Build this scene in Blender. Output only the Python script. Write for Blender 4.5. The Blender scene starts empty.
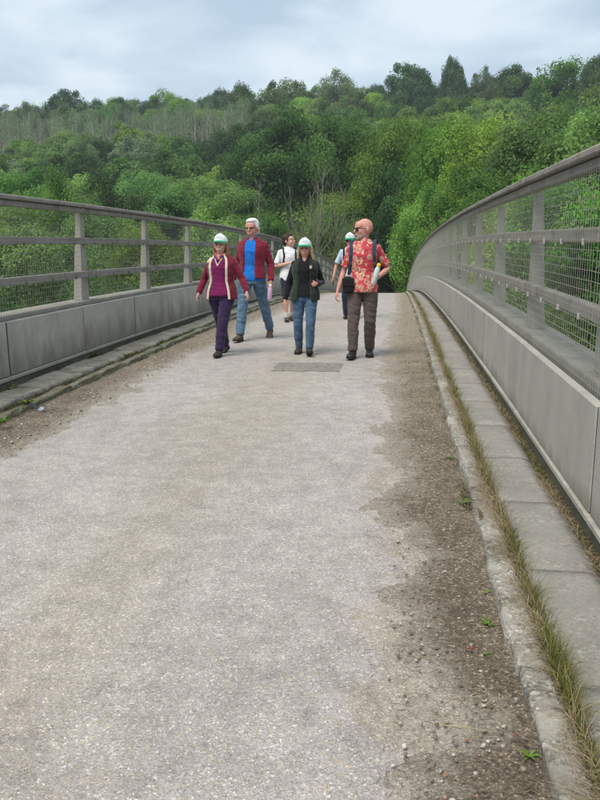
import bpy, math, random
import numpy as np
from mathutils import Vector, Matrix, noise as mnoise

R = math.radians
scene = bpy.context.scene
col = scene.collection

# ------------------------------------------------------------------ camera, sky, sun, exposure
CAM_H, FPX = 1.5, 750.0            # camera height above the road; focal length in pixels of a 600 px wide frame
G, K = 0.06, 0.00226               # the bridge climbs, then humps over
FW = Vector((-0.12403605, 0.97874091, -0.16334406))
RT = Vector((0.99208987, 0.12552372, -0.0012226))
UP = Vector((-0.01930694, 0.16220363, 0.98656841))
cd = bpy.data.cameras.new('camera')
cd.sensor_fit = 'HORIZONTAL'; cd.sensor_width = 36; cd.lens = 36 * FPX / 600
cd.clip_start = 0.05; cd.clip_end = 3000
cam = bpy.data.objects.new('camera', cd); col.objects.link(cam)
M = Matrix((RT, UP, -FW)).transposed().to_4x4(); M.translation = Vector((0, 0, CAM_H))
cam.matrix_world = M
scene.camera = cam

SUN_EL, SUN_AZ = R(58), R(-150)     # azimuth measured from +Y towards +X
world = bpy.data.worlds.new('World'); scene.world = world; world.use_nodes = True
wt = world.node_tree; wt.nodes.clear()
def wn(t, **k):
    n = wt.nodes.new(t)
    for a, b in k.items(): setattr(n, a, b)
    return n
wo = wn('ShaderNodeOutputWorld'); wb = wn('ShaderNodeBackground'); wb.inputs[1].default_value = 0.1
sky = wn('ShaderNodeTexSky', sky_type='NISHITA', sun_disc=False)
sky.sun_elevation = SUN_EL; sky.sun_rotation = SUN_AZ; sky.air_density = 1.0; sky.dust_density = 2.0
tc = wn('ShaderNodeTexCoord')
mp = wn('ShaderNodeMapping'); mp.inputs['Scale'].default_value = (1.0, 1.0, 3.6); mp.inputs['Location'].default_value = (3.3, 1.7, 0.4)
wt.links.new(tc.outputs['Generated'], mp.inputs['Vector'])
nz = wn('ShaderNodeTexNoise'); nz.inputs['Scale'].default_value = 3.4; nz.inputs['Detail'].default_value = 6; nz.inputs['Roughness'].default_value = 0.52
nz.inputs['Distortion'].default_value = 0.35
wt.links.new(mp.outputs[0], nz.inputs['Vector'])
cr = wn('ShaderNodeValToRGB')
cr.color_ramp.elements[0].position = 0.39; cr.color_ramp.elements[0].color = (3.3, 4.15, 4.95, 1)
cr.color_ramp.elements[1].position = 0.61; cr.color_ramp.elements[1].color = (5.3, 5.95, 6.4, 1)
e = cr.color_ramp.elements.new(0.5); e.color = (4.25, 5.1, 5.8, 1)
wt.links.new(nz.outputs[0], cr.inputs[0])
wmx = wn('ShaderNodeMix', data_type='RGBA'); wmx.inputs[0].default_value = 0.9
wt.links.new(sky.outputs[0], wmx.inputs[6]); wt.links.new(cr.outputs[0], wmx.inputs[7])
wt.links.new(wmx.outputs[2], wb.inputs[0]); wt.links.new(wb.outputs[0], wo.inputs[0])

sl = bpy.data.lights.new('sun', 'SUN'); sl.energy = 2.1; sl.angle = R(34); sl.color = (1.0, 0.92, 0.82)
so = bpy.data.objects.new('sun', sl); col.objects.link(so)
sd = Vector((math.sin(SUN_AZ) * math.cos(SUN_EL), math.cos(SUN_AZ) * math.cos(SUN_EL), math.sin(SUN_EL)))
so.rotation_euler = sd.to_track_quat('Z', 'Y').to_euler(); so.location = (0, -20, 60)
vs = scene.view_settings
vs.view_transform = 'Standard'; vs.look = 'None'; vs.exposure = 0.72; vs.gamma = 1.0
cy = scene.cycles
cy.max_bounces = 6; cy.diffuse_bounces = 3; cy.glossy_bounces = 2; cy.transmission_bounces = 4; cy.volume_bounces = 0
cy.use_denoising = True

# ------------------------------------------------------------------ helpers
def road_z(y):
    """height of the road surface along the bridge and on down the lane"""
    y = np.asarray(y, float)
    a = G * y - K * y * y / 2
    y1 = 84.0; z1 = G * y1 - K * y1 * y1 / 2; s1 = G - K * y1
    t = np.maximum(y - y1, 0)
    b = z1 + s1 * 18 * (1 - np.exp(-t / 18))
    return np.where(y > y1, b, a)
def rz(y): return float(road_z(y))
def at(px, py, Y):
    """point seen at pixel (px,py) of the 600x800 photograph, Y metres along the bridge"""
    d = FW + RT * ((px - 300) / FPX) - UP * ((py - 400) / FPX)
    return Vector((0, 0, CAM_H)) + d * (Y / d.y)

def tag(o, label=None, cat=None, group=None, kind=None):
    if label: o['label'] = label
    if cat: o['category'] = cat
    if group: o['group'] = group
    if kind: o['kind'] = kind
    return o
def empty(name, loc=(0, 0, 0), rot=0):
    o = bpy.data.objects.new(name, None); o.empty_display_size = 0.2
    col.objects.link(o); o.location = loc; o.rotation_euler = (0, 0, rot); return o
def obj(name, me, mat=None, parent=None, loc=None, rot=None, scale=None):
    o = bpy.data.objects.new(name, me); col.objects.link(o)
    if mat is not None and not me.materials: me.materials.append(mat)
    if parent is not None: o.parent = parent
    if loc is not None: o.location = loc
    if rot is not None: o.rotation_euler = rot
    if scale is not None: o.scale = scale
    return o
def mesh(name, v, f, smooth=False):
    me = bpy.data.meshes.new(name); me.from_pydata([tuple(p) for p in v], [], f); me.update()
    if smooth: me.polygons.foreach_set('use_smooth', [True] * len(me.polygons))
    return me
def np_mesh(name, verts, faces, smooth=False, attr=None):
    """fast mesh from arrays; faces is (n,3) or (n,4); attr = per-vertex float"""
    verts = np.asarray(verts, np.float32); faces = np.asarray(faces, np.int32)
    me = bpy.data.meshes.new(name); n, k = faces.shape
    me.vertices.add(len(verts)); me.vertices.foreach_set('co', verts.ravel())
    me.loops.add(n * k); me.loops.foreach_set('vertex_index', faces.ravel())
    me.polygons.add(n); me.polygons.foreach_set('loop_start', np.arange(0, n * k, k, dtype=np.int32))
    me.update(calc_edges=True)
    if smooth: me.polygons.foreach_set('use_smooth', np.ones(n, bool))
    if attr is not None:
        a = me.attributes.new('tone', 'FLOAT', 'POINT'); a.data.foreach_set('value', np.asarray(attr, np.float32))
    return me
def box_vf(x0, x1, y0, y1, z0, z1):
    v = [(x0, y0, z0), (x1, y0, z0), (x1, y1, z0), (x0, y1, z0), (x0, y0, z1), (x1, y0, z1), (x1, y1, z1), (x0, y1, z1)]
    f = [(0, 3, 2, 1), (4, 5, 6, 7), (0, 1, 5, 4), (1, 2, 6, 5), (2, 3, 7, 6), (3, 0, 4, 7)]
    return v, f
def box(name, *a, bevel=0.0):
    me = mesh(name, *box_vf(*a))
    if bevel:
        import bmesh
        bm = bmesh.new(); bm.from_mesh(me)
        bmesh.ops.bevel(bm, geom=bm.edges[:], offset=bevel, segments=1, affect='EDGES', profile=0.6)
        bm.to_mesh(me); bm.free()
    return me
def join_vf(parts):
    V, F = [], []
    for v, f in parts:
        o = len(V); V += list(v); F += [tuple(i + o for i in q) for q in f]
    return V, F

# ---- materials
class NT:
    def __init__(s, name, rough=0.8, spec=0.3):
        s.m = bpy.data.materials.new(name); s.m.use_nodes = True; s.t = s.m.node_tree
        s.b = s.t.nodes['Principled BSDF']; s.b.inputs['Roughness'].default_value = rough
        s.b.inputs['Specular IOR Level'].default_value = spec
        s._tc = None
    def node(s, t, **k):
        n = s.t.nodes.new(t)
        for a, b in k.items(): setattr(n, a, b)
        return n
    def link(s, a, b): s.t.links.new(a, b)
    def put(s, sock, v):
        if hasattr(v, 'is_linked') or isinstance(v, bpy.types.NodeSocket): s.link(v, sock)
        elif isinstance(v, (tuple, list)) and len(v) == 3 and sock.type == 'RGBA': sock.default_value = (*v, 1)
        else: sock.default_value = v
    def obj(s, rnd=False, scale=None):
        if s._tc is None: s._tc = s.node('ShaderNodeTexCoord')
        o = s._tc.outputs['Object']
        if rnd:
            oi = s.node('ShaderNodeObjectInfo'); m = s.math('MULTIPLY', oi.outputs['Random'], 57.0)
            va = s.node('ShaderNodeVectorMath', operation='ADD'); s.link(o, va.inputs[0]); s.link(m, va.inputs[1]); o = va.outputs[0]
        if scale:
            mp = s.node('ShaderNodeMapping'); mp.inputs['Scale'].default_value = scale; s.link(o, mp.inputs[0]); o = mp.outputs[0]
        return o
    def sep(s, v):
        n = s.node('ShaderNodeSeparateXYZ'); s.link(v, n.inputs[0]); return n.outputs
    def noise(s, vec, scale, detail=4, rough=0.55, dist=0.0):
        n = s.node('ShaderNodeTexNoise'); s.link(vec, n.inputs['Vector'])
        n.inputs['Scale'].default_value = scale; n.inputs['Detail'].default_value = detail
        n.inputs['Roughness'].default_value = rough; n.inputs['Distortion'].default_value = dist
        return n.outputs[0]
    def vor(s, vec, scale, feature='F1', out='Distance', rand=1.0):
        n = s.node('ShaderNodeTexVoronoi', feature=feature); s.link(vec, n.inputs['Vector'])
        n.inputs['Scale'].default_value = scale; n.inputs['Randomness'].default_value = rand
        return n.outputs[out]
    def ramp(s, fac, *stops, interp='LINEAR'):
        n = s.node('ShaderNodeValToRGB'); n.color_ramp.interpolation = interp; s.link(fac, n.inputs[0])
        e = n.color_ramp.elements
        def c4(c): return (c, c, c, 1) if isinstance(c, (int, float)) else (*c, 1)
        e[0].position, e[0].color = stops[0][0], c4(stops[0][1])
        e[1].position, e[1].color = stops[-1][0], c4(stops[-1][1])
        for p, c in stops[1:-1]:
            q = e.new(p); q.color = c4(c)
        return n.outputs[0]
    def mix(s, fac, a, b, blend='MIX'):
        n = s.node('ShaderNodeMix', data_type='RGBA', blend_type=blend)
        s.put(n.inputs[0], fac); s.put(n.inputs[6], a); s.put(n.inputs[7], b); return n.outputs[2]
    def math(s, op, a, b=0.0, clamp=False):
        n = s.node('ShaderNodeMath', operation=op); n.use_clamp = clamp
        s.put(n.inputs[0], a); s.put(n.inputs[1], b); return n.outputs[0]
    def bump(s, h, strength=0.4, dist=0.01, prev=None):
        n = s.node('ShaderNodeBump'); n.inputs['Strength'].default_value = strength; n.inputs['Distance'].default_value = dist
        s.link(h, n.inputs['Height'])
        if prev is not None: s.link(prev, n.inputs['Normal'])
        return n.outputs[0]
    def done(s, color=None, normal=None, rough=None):
        if color is not None: s.put(s.b.inputs['Base Color'], color)
        if normal is not None: s.link(normal, s.b.inputs['Normal'])
        if rough is not None: s.put(s.b.inputs['Roughness'], rough)
        return s.m

def plain(name, c, rough=0.8, var=0.15, scale=30, spec=0.3, bump=0.15):
    n = NT(name, rough, spec); o = n.obj(True)
    a = n.noise(o, scale, 4)
    k = n.mix(n.ramp(a, (0.3, 0), (0.7, 1)), tuple(x * (1 - var) for x in c), tuple(min(1, x * (1 + var)) for x in c))
    return n.done(k, n.bump(a, bump, 0.004) if bump else None)
def fabric(name, c, fine=900, var=0.18, rough=0.9, fold=0.5):
    n = NT(name, rough, 0.15); o = n.obj()
    a = n.noise(o, 14, 4); w = n.noise(o, fine, 1)
    k = n.mix(n.ramp(a, (0.32, 0), (0.68, 1)), tuple(x * (1 - var) for x in c), tuple(min(1, x * (1 + var)) for x in c))
    k = n.mix(0.25, k, n.mix(n.ramp(w, (0.35, 0), (0.65, 1)), tuple(x * .6 for x in c), tuple(min(1, x * 1.4) for x in c)))
    b = n.bump(w, 0.2, 0.002); fo = n.noise(n.obj(scale=(1, 1, .55)), 22, 3, .5, .8); b = n.bump(fo, fold, 0.03, b)
    n.b.inputs['Sheen Weight'].default_value = 0.15
    return n.done(k, b)

MAT = {}
def build_road():
    n = NT('worn_road_surface', 0.9, 0.2); o = n.obj(); x, y, z = n.sep(o)
    big = n.noise(o, 0.9, 5, .6); strk = n.noise(n.obj(scale=(1.3, .16, 1)), 1.4, 4, .55)
    # wheel tracks are greyer, the crown between them keeps its tan grit
    xx = n.math('ADD', x, n.math('MULTIPLY', n.math('SUBTRACT', strk, .5), 1.1))
    tan = n.ramp(n.math('ABSOLUTE', n.math('ADD', xx, 1.25)), (0.15, 1), (0.6, 0))
    base = n.mix(n.ramp(big, (0.3, 0), (0.7, 1)), (0.335, 0.311, 0.295), (0.40, 0.372, 0.354))
    base = n.mix(n.math('MULTIPLY', tan, .5), base, (0.335, 0.302, 0.247))
    # dusty edge beside the dirt
    ex = n.math('ADD', x, n.math('MULTIPLY', n.math('SUBTRACT', n.noise(o, 2.2, 5, .6), .5), .9))
    edge = n.ramp(ex, (-.55, 0), (-.1, 1)); edgel = n.ramp(n.math('MULTIPLY', n.math('ADD', ex, 2.6), -1), (-.25, 0), (.25, 1))
    base = n.mix(n.math('MULTIPLY', n.math('MAXIMUM', edge, edgel), .75), base, (0.335, 0.302, 0.25))
    # aggregate
    cell = n.vor(o, 150, out='Color'); cr_, cg, cb = n.sep(cell)
    chip = n.ramp(cr_, (0.0, .70), (0.25, .88), (.6, 1.0), (.88, 1.08), (0.95, 1.35), (1.0, 1.75), interp='LINEAR')
    base = n.mix(1.0, base, chip, 'MULTIPLY')
    warm = n.ramp(cg, (0.86, 0), (0.95, 1)); base = n.mix(n.math('MULTIPLY', warm, .55), base, (0.47, 0.36, 0.22))
    fine = n.vor(o, 380, out='Color'); fr, fg, fb = n.sep(fine)
    base = n.mix(1.0, base, n.ramp(fr, (0, .72), (1, 1.26)), 'MULTIPLY')
    grit = n.ramp(n.noise(o, 7, 5, .7), (.3, .8), (.7, 1.16)); base = n.mix(1, base, grit, 'MULTIPLY')
    # oil and pitch spots
    sp = n.ramp(n.noise(o, 4.6, 6, .68), (.70, 0), (.76, 1)); base = n.mix(n.math('MULTIPLY', sp, .55), base, (.11, .105, .10))
    dist = n.vor(o, 150); b = n.bump(dist, .5, .005); b = n.bump(n.noise(o, 30, 4, .6), .35, .012, b)
    return n.done(base, b)
def build_patch():
    n = NT('dark_patch_surface', .92, .2); o = n.obj()
    cell = n.vor(o, 100, out='Color'); a, b_, c = n.sep(cell)
    k = n.mix(n.ramp(n.noise(o, 6, 5, .65), (.3, 0), (.7, 1)), (.185, .175, .155), (.27, .25, .22))
    k = n.mix(1, k, n.ramp(a, (0, .6), (.8, 1.1), (1, 1.9)), 'MULTIPLY')
    return n.done(k, n.bump(n.vor(o, 100), .6, .006))
def build_dirt():
    n = NT('dry_dirt', .95, .1); o = n.obj()
    yy = n.sep(o)[1]; nf = n.math('ADD', n.math('MULTIPLY', n.noise(o, 3.2, 6, .62), .8), n.ramp(yy, (0, 0), (1, .2))); far = n.math('MULTIPLY', n.math('SUBTRACT', yy, 2.0), .035, True); nf = n.math('ADD', n.math('MULTIPLY', n.noise(o, 3.2, 6, .62), .85), n.math('MINIMUM', far, .38))
    k = n.mix(n.ramp(nf, (.3, 0), (.75, 1)), (.15, .122, .092), (.30, .252, .192))
    cell = n.vor(o, 140, out='Color'); a, b_, c = n.sep(cell)
    k = n.mix(1, k, n.ramp(a, (0, .55), (.5, .95), (.88, 1.2), (.95, 2.1), (1, 2.9)), 'MULTIPLY')
    k = n.mix(1, k, n.ramp(n.noise(o, 40, 4, .7), (.3, .6), (.7, 1.3)), 'MULTIPLY')
    tn = n.node('ShaderNodeAttribute', attribute_name='tone'); fade = n.math('ADD', tn.outputs['Fac'], n.math('MULTIPLY', n.math('SUBTRACT', n.noise(o, 24, 5, .75), .5), 1.3))
    cell2 = n.vor(o, 150, out='Color'); dust = n.mix(1, (.34, .307, .258), n.ramp(n.sep(cell2)[0], (0, .72), (.6, 1), (.95, 1.4), (1, 1.8)), 'MULTIPLY')
    k = n.mix(n.ramp(fade, (.15, 0), (.95, 1)), dust, k)
    b = n.bump(n.noise(o, 60, 5, .7), .8, .02); b = n.bump(n.vor(o, 140), .5, .008, b)
    return n.done(k, b)
def build_concrete(name, c1, c2, stain=(.16, .145, .105), foot=0.0, streak=.5, moss=0.0, mossc=(.10, .12, .045), drip=1.1, agg=0.0):
    n = NT(name, .88, .25); o = n.obj(True); ol = n.obj(); x, y, z = n.sep(ol)
    k = n.mix(n.ramp(n.noise(o, 2.4, 6, .6), (.3, 0), (.7, 1)), c1, c2)
    so_ = n.node('ShaderNodeMapping'); so_.inputs['Scale'].default_value = (5, 5, .6); n.link(o, so_.inputs[0])
    st = n.noise(so_.outputs[0], 1.0, 5, .62)
    k = n.mix(n.math('MULTIPLY', n.ramp(st, (.5, 0), (.72, 1)), streak), k, tuple(q * .52 for q in c1))
    k = n.mix(n.math('MULTIPLY', n.ramp(st, (.28, 1), (.42, 0)), streak * .45), k, tuple(min(1, q * 1.3) for q in c2))
    if foot:
        lm = n.node('ShaderNodeMapping'); lm.inputs['Scale'].default_value = (2.2, 2.2, .8); n.link(o, lm.inputs[0])
        lim = n.math('ADD', z, n.math('MULTIPLY', n.math('SUBTRACT', n.noise(lm.outputs[0], 1.6, 6, .68), .5), -drip))
        k = n.mix(n.math('MULTIPLY', n.ramp(lim, (0.0, 1), (foot, 0)), .6), k, stain)
    if moss:
        k = n.mix(n.math('MULTIPLY', n.ramp(n.noise(o, 5, 6, .7), (1 - moss - .12, 0), (1 - moss + .1, 1)), .8), k, mossc)
    fine = n.noise(o, 120, 3, .7); k = n.mix(1, k, n.ramp(fine, (.3, .84), (.7, 1.16)), 'MULTIPLY')
    pit = n.ramp(n.noise(o, 55, 2, .5), (.66, 0), (.72, 1)); k = n.mix(n.math('MULTIPLY', pit, .4), k, tuple(q * .4 for q in c1))
    b = n.bump(fine, .25, .004); b = n.bump(n.noise(o, 9, 5, .6), .25, .012, b)
    if agg:
        ca, cb_, cc = n.sep(n.vor(o, 75, out='Color')); msk = n.ramp(n.noise(o, 6, 5, .65), (.42, 0), (.58, 1))
        k = n.mix(n.math('MULTIPLY', msk, agg), k, n.mix(1, k, n.ramp(ca, (0, .45), (.4, .85), (.75, 1.15), (.9, 1.7), (1, 2.1)), 'MULTIPLY'))
        b = n.bump(n.math('MULTIPLY', n.vor(o, 75), msk), .8 * agg, .012, b); b = n.bump(n.noise(o, 28, 5, .7), .5 * agg, .02, b)
    return n.done(k, b)
def build_timber(name, c1, c2):
    n = NT(name, .88, .2); o = n.obj(True, (30, 1.6, 30)); o2 = n.obj(True)
    g = n.noise(o, 1.2, 6, .65)
    k = n.mix(n.ramp(g, (.3, 0), (.7, 1)), c1, c2)
    k = n.mix(n.math('MULTIPLY', n.ramp(n.noise(o2, 3.5, 5, .65), (.48, 0), (.72, 1)), .65), k, tuple(q * .42 for q in c1))
    k = n.mix(n.math('MULTIPLY', n.ramp(n.noise(o2, 7, 5, .6), (.58, 0), (.75, 1)), .3), k, (.16, .165, .105))
    return n.done(k, n.bump(g, .4, .006))
def build_leaf(name, c1, c2, c3, trans=.48, rough=.6):
    n = NT(name, rough, .25)
    at_ = n.node('ShaderNodeAttribute', attribute_name='tone'); oi = n.node('ShaderNodeObjectInfo')
    k = n.ramp(at_.outputs['Fac'], (0.0, c1), (.55, c2), (1.0, c3))
    hs = n.node('ShaderNodeHueSaturation'); n.link(k, hs.inputs['Color'])
    n.link(n.math('ADD', n.math('MULTIPLY', oi.outputs['Random'], .05), .475), hs.inputs['Hue'])
    r2 = n.math('FRACT', n.math('MULTIPLY', oi.outputs['Random'], 7.31))
    n.link(n.math('ADD', n.math('MULTIPLY', r2, .5), .8), hs.inputs['Value'])
    r3 = n.math('FRACT', n.math('MULTIPLY', oi.outputs['Random'], 13.7))
    n.link(n.math('ADD', n.math('MULTIPLY', r3, .25), .9), hs.inputs['Saturation'])
    n.link(hs.outputs[0], n.b.inputs['Base Color'])
    tr = n.node('ShaderNodeBsdfTranslucent'); n.link(hs.outputs[0], tr.inputs[0])
    mx = n.node('ShaderNodeMixShader'); mx.inputs[0].default_value = trans
    n.link(n.b.outputs[0], mx.inputs[1]); n.link(tr.outputs[0], mx.inputs[2])
    n.link(mx.outputs[0], n.t.nodes['Material Output'].inputs[0])
    return n.m
def build_attr(name, stops, rough=.85):
    n = NT(name, rough, .2); a = n.node('ShaderNodeAttribute', attribute_name='tone')
    return n.done(n.ramp(a.outputs['Fac'], *stops))

MAT['road'] = build_road(); MAT['patch'] = build_patch(); MAT['dirt'] = build_dirt()
MAT['panel'] = build_concrete('parapet_panel_concrete', (.325, .312, .278), (.41, .395, .355), foot=.10, streak=.2, drip=.35)
MAT['panel_old'] = build_concrete('stained_panel_concrete', (.335, .322, .285), (.43, .415, .37), stain=(.12, .10, .062), foot=.36, streak=.34)
MAT['upstand'] = build_concrete('parapet_ledge_concrete', (.24, .228, .20), (.335, .318, .28), streak=.5, moss=.3)
MAT['plinth'] = build_concrete('plinth_concrete', (.30, .29, .25), (.40, .385, .33), streak=.5, moss=.32, mossc=(.17, .165, .08))
MAT['base'] = build_concrete('dark_base_concrete', (.10, .096, .08), (.17, .16, .13), streak=.5, moss=.42)
MAT['slab'] = build_concrete('footway_concrete', (.225, .216, .197), (.325, .312, .285), streak=.25, moss=.26, mossc=(.165, .155, .125), agg=.3)
MAT['slab_old'] = build_concrete('mossy_footway_concrete', (.225, .21, .18), (.335, .315, .27), streak=.25, moss=.42, mossc=(.15, .135, .075), agg=.6)
MAT['kerb'] = build_concrete('kerb_concrete', (.19, .18, .155), (.43, .41, .365), streak=.3, moss=.38, mossc=(.17, .15, .095), agg=1.0)
MAT['kerb_old'] = build_concrete('mossy_kerb_concrete', (.17, .16, .13), (.30, .285, .24), streak=.3, moss=.5, mossc=(.13, .12, .055), agg=.8)
MAT['rail'] = build_timber('weathered_rail', (.215, .20, .18), (.335, .315, .285))
MAT['cap'] = build_timber('weathered_top_rail', (.20, .185, .165), (.325, .302, .272))
MAT['post'] = build_concrete('post_concrete', (.29, .275, .245), (.40, .382, .345), streak=.4, moss=.16)
MAT['joint'] = plain('dark_joint', (.05, .048, .042), .95)
MAT['soil'] = plain('verge_soil', (.11, .085, .055), .95, .5, 25, .1, .8)
w_ = NT('galvanised_wire', .7, .3); w_.b.inputs['Metallic'].default_value = 0.0
MAT['wire'] = w_.done((.28, .285, .24))
MAT['clip'] = plain('pale_clip', (.44, .44, .42), .6, .1); MAT['clip_dull'] = plain('dull_clip', (.17, .165, .15), .7, .2)
MAT['bark'] = plain('tree_bark', (.10, .085, .065), .95, .4, 9, .1, .8)
MAT['bark_pale'] = plain('pale_ash_bark', (.40, .37, .32), .95, .3, 6, .1, .6)
MAT['deck'] = plain('bridge_deck_concrete', (.25, .245, .23), .9, .2, 3)
gnd = NT('woodland_floor', .95, .1); go = gnd.obj()
MAT['ground'] = gnd.done(gnd.mix(gnd.ramp(gnd.noise(go, .35, 6, .65), (.3, 0), (.7, 1)), (.045, .07, .022), (.10, .14, .045)), gnd.bump(gnd.noise(go, 2.5, 6, .7), .9, .3))

# leaf palettes (real foliage albedo)
MAT['leaf_mid'] = build_leaf('leaf_mid', (0.080, 0.158, 0.034), (0.132, 0.250, 0.054), (0.238, 0.378, 0.094))
MAT['leaf_light'] = build_leaf('leaf_light', (0.120, 0.210, 0.042), (0.200, 0.328, 0.066), (0.320, 0.462, 0.113))
MAT['leaf_dark'] = build_leaf('leaf_dark', (0.033, 0.077, 0.023), (0.059, 0.128, 0.035), (0.111, 0.194, 0.052))
MAT['leaf_grey'] = build_leaf('leaf_grey', (0.110, 0.174, 0.078), (0.165, 0.247, 0.110), (0.251, 0.330, 0.167))
MAT['leaf_shrub'] = build_leaf('leaf_shrub', (0.041, 0.092, 0.021), (0.081, 0.162, 0.036), (0.163, 0.259, 0.066))

# ------------------------------------------------------------------ the setting
def sstep(a, b, t):
    t = np.clip((t - a) / (b - a), 0, 1); return t * t * (3 - 2 * t)
def T(x, y):
    """ground height: near bank, cutting under the bridge, far bank, wooded hillside"""
    x = np.asarray(x, float); y = np.asarray(y, float)
    near = -0.8 - 6.2 * sstep(3, 15, y + 0 * x)
    far = near + 3.6 * sstep(62, 84, y)
    hill = 0.305 * np.clip(y - 92, 0, 200) * (1 + .0003 * np.clip(x, -150, 120)) * sstep(88, 130, y)
    top = np.clip(y - 292, 0, 400) * .03
    und = .8 * np.sin(x * .07 + 1.3) * np.sin(y * .05) * sstep(60, 120, y)
    return far + hill + top + und
def Tz(x, y): return float(T(x, y))

def build_ground():
    xs = np.concatenate([np.linspace(-700, -130, 20, endpoint=False), np.linspace(-130, 110, 97), np.linspace(130, 600, 16)])
    ys = np.concatenate([np.linspace(-150, -8, 10, endpoint=False), np.linspace(-8, 130, 70, endpoint=False), np.linspace(130, 330, 50, endpoint=False), np.linspace(330, 1500, 12)])
    X, Y = np.meshgrid(xs, ys); Z = T(X, Y)
    # a bench for the lane beyond the bridge
    lane = (1 - sstep(3.2, 7, np.abs(X + 1.36))) * sstep(80, 88, Y) * (1 - sstep(118, 128, Y))
    Z = Z * (1 - lane) + lane * (road_z(Y) - .25)
    nx, ny = len(xs), len(ys); idx = np.arange(nx * ny).reshape(ny, nx)
    F = np.stack([idx[:-1, :-1], idx[:-1, 1:], idx[1:, 1:], idx[1:, :-1]], -1).reshape(-1, 4)
    o = obj('ground', np_mesh('ground', np.stack([X, Y, Z], -1).reshape(-1, 3), F, True), MAT['ground'])
    tag(o, 'dark green woodland floor of valley and hillside under trees', 'ground', kind='structure')
build_ground()

XR, XL = 0.936, -3.735              # inner faces of the two parapets
KR, KL = 0.434, -3.15               # road-side faces of the two kerbs
B0, B1 = -6.0, 84.0                 # the bridge along y

def strip(name, x0, x1, y0, y1, dz, mat, nx=2, step=.5, zf=None):
    ys = np.arange(y0, y1 + step / 2, step); xs = np.linspace(x0, x1, nx)
    X, Y = np.meshgrid(xs, ys); Z = road_z(Y) + dz
    if zf is not None: Z = Z + zf(X, Y)
    idx = np.arange(X.size).reshape(X.shape)
    F = np.stack([idx[:-1, :-1], idx[:-1, 1:], idx[1:, 1:], idx[1:, :-1]], -1).reshape(-1, 4)
    return obj(name, np_mesh(name, np.stack([X, Y, Z], -1).reshape(-1, 3), F, True), mat)
road = strip('road', KL - .05, KR + .05, B0, 124, 0, MAT['road'], 13, .25)
tag(road, 'worn pale grey gravelly road surface running over the bridge', 'road', kind='structure')
def patch_mesh():
    random.seed(4); V = []; n = 40
    x0, x1, y0, y1 = -1.40, -.63, 8.43, 9.05
    pts = [(x0 + (x1 - x0) * i / 12, y0) for i in range(12)] + [(x1, y0 + (y1 - y0) * i / 8) for i in range(8)] + [(x1 - (x1 - x0) * i / 12, y1) for i in range(12)] + [(x0, y1 - (y1 - y0) * i / 8) for i in range(8)]
    pts = [(x + random.uniform(-.018, .018), y + random.uniform(-.03, .03)) for x, y in pts]
    V = [(x, y, rz(y) + .004) for x, y in pts] + [(-1.01, 8.74, rz(8.74) + .006)]
    return mesh('patch', V, [(i, (i + 1) % len(pts), len(pts)) for i in range(len(pts))])
pt = obj('patch', patch_mesh(), MAT['patch'], road)
pt['label'] = 'darker rectangular tarmac patch'

def deck():
    ys = np.arange(B0, B1 + .1, 2.0); V = []; F = []
    for i, y in enumerate(ys):
        z = rz(y); V += [(XL - .36, y, z - .02), (XR + .36, y, z - .02), (XR + .36, y, z - .55), (XR - .6, y, z - 1.1), (XL + .6, y, z - 1.1), (XL - .36, y, z - .55)]
        if i:
            a, b = 6 * (i - 1), 6 * i
            for k in range(6): F.append((a + k, a + (k + 1) % 6, b + (k + 1) % 6, b + k))
    o = obj('bridge_deck', mesh('bridge_deck', V, F), MAT['deck']); tag(o, 'concrete deck of the humped bridge under the road', 'bridge', kind='structure')
deck()

# ---- dirt drifts against the kerbs: a heaped sheet whose ragged edge dips under the road
def nz2(x, y, s, seed=0.0):
    return mnoise.noise(Vector((x * s + seed, y * s - seed * .7, seed * 1.3)))
DIRT_EDGE = [(385, 800), (392, 772), (450, 738), (470, 716), (445, 692), (402, 660), (398, 625), (385, 592), (418, 572), (430, 556), (374, 522), (365, 506), (400, 482), (384, 456), (371, 431), (396, 416), (384, 396), (377, 372), (388, 335), (396, 302)]
def _edge():
    out = []
    for px, py in DIRT_EDGE:
        d = FW + RT * ((px - 300) / FPX) - UP * ((py - 400) / FPX); t = .5
        while t < 60 and CAM_H + d.z * t > rz(d.y * t): t += .004
        out.append((d.y * t, KR - d.x * t))
    return out
EDGE = _edge()
def dirt_sheet(name, side, label):
    V = []; F = []; TN = []
    ys = [];  y = 1.0
    while y < 60:
        ys.append(y); y += .022 + max(0, y - 3) * .011
    n = 46
    for i, y in enumerate(ys):
        if side > 0: w0 = float(np.interp(y, [q[0] for q in EDGE], [q[1] for q in EDGE])) + .02; wmax = 1.3
        else: w0 = .56 + .05 * math.sin(y * 1.2); wmax = .95
        for j in range(n):
            d = wmax * j / (n - 1)
            x = (KR + .03 - d) if side > 0 else (KL - .03 + d)
            w = w0 + (.06 if side > 0 else .25) * nz2(x, y, 1.7, 3 + side) + .12 * nz2(x, y, 4.5, 9) + .09 * nz2(x, y, 13, 5) + .04 * nz2(x, y, 30, 2)
            h = .024 * (1 - d / max(.08, w)) + .003 * nz2(x, y, 30, 1) + .002 * nz2(x, y, 70, 7)
            h = max(-.02, min(h, .028 + .008 * nz2(x, y, 20, 1)))
            V.append((x, y, rz(y) + h)); TN.append(max(0, min(1, h / .013)))
        if i:
            a, b = n * (i - 1), n * i
            for j in range(n - 1): F.append((a + j, a + j + 1, b + j + 1, b + j))
    o = obj(name, np_mesh(name, V, F, True, TN), MAT['dirt']); tag(o, label, 'dirt', kind='stuff')
dirt_sheet('dirt', 1, 'brown dirt and grit heaped against the wide-slab kerb')
dirt_sheet('dirt', -1, 'brown gritty dirt band along the mossy kerb')

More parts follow.
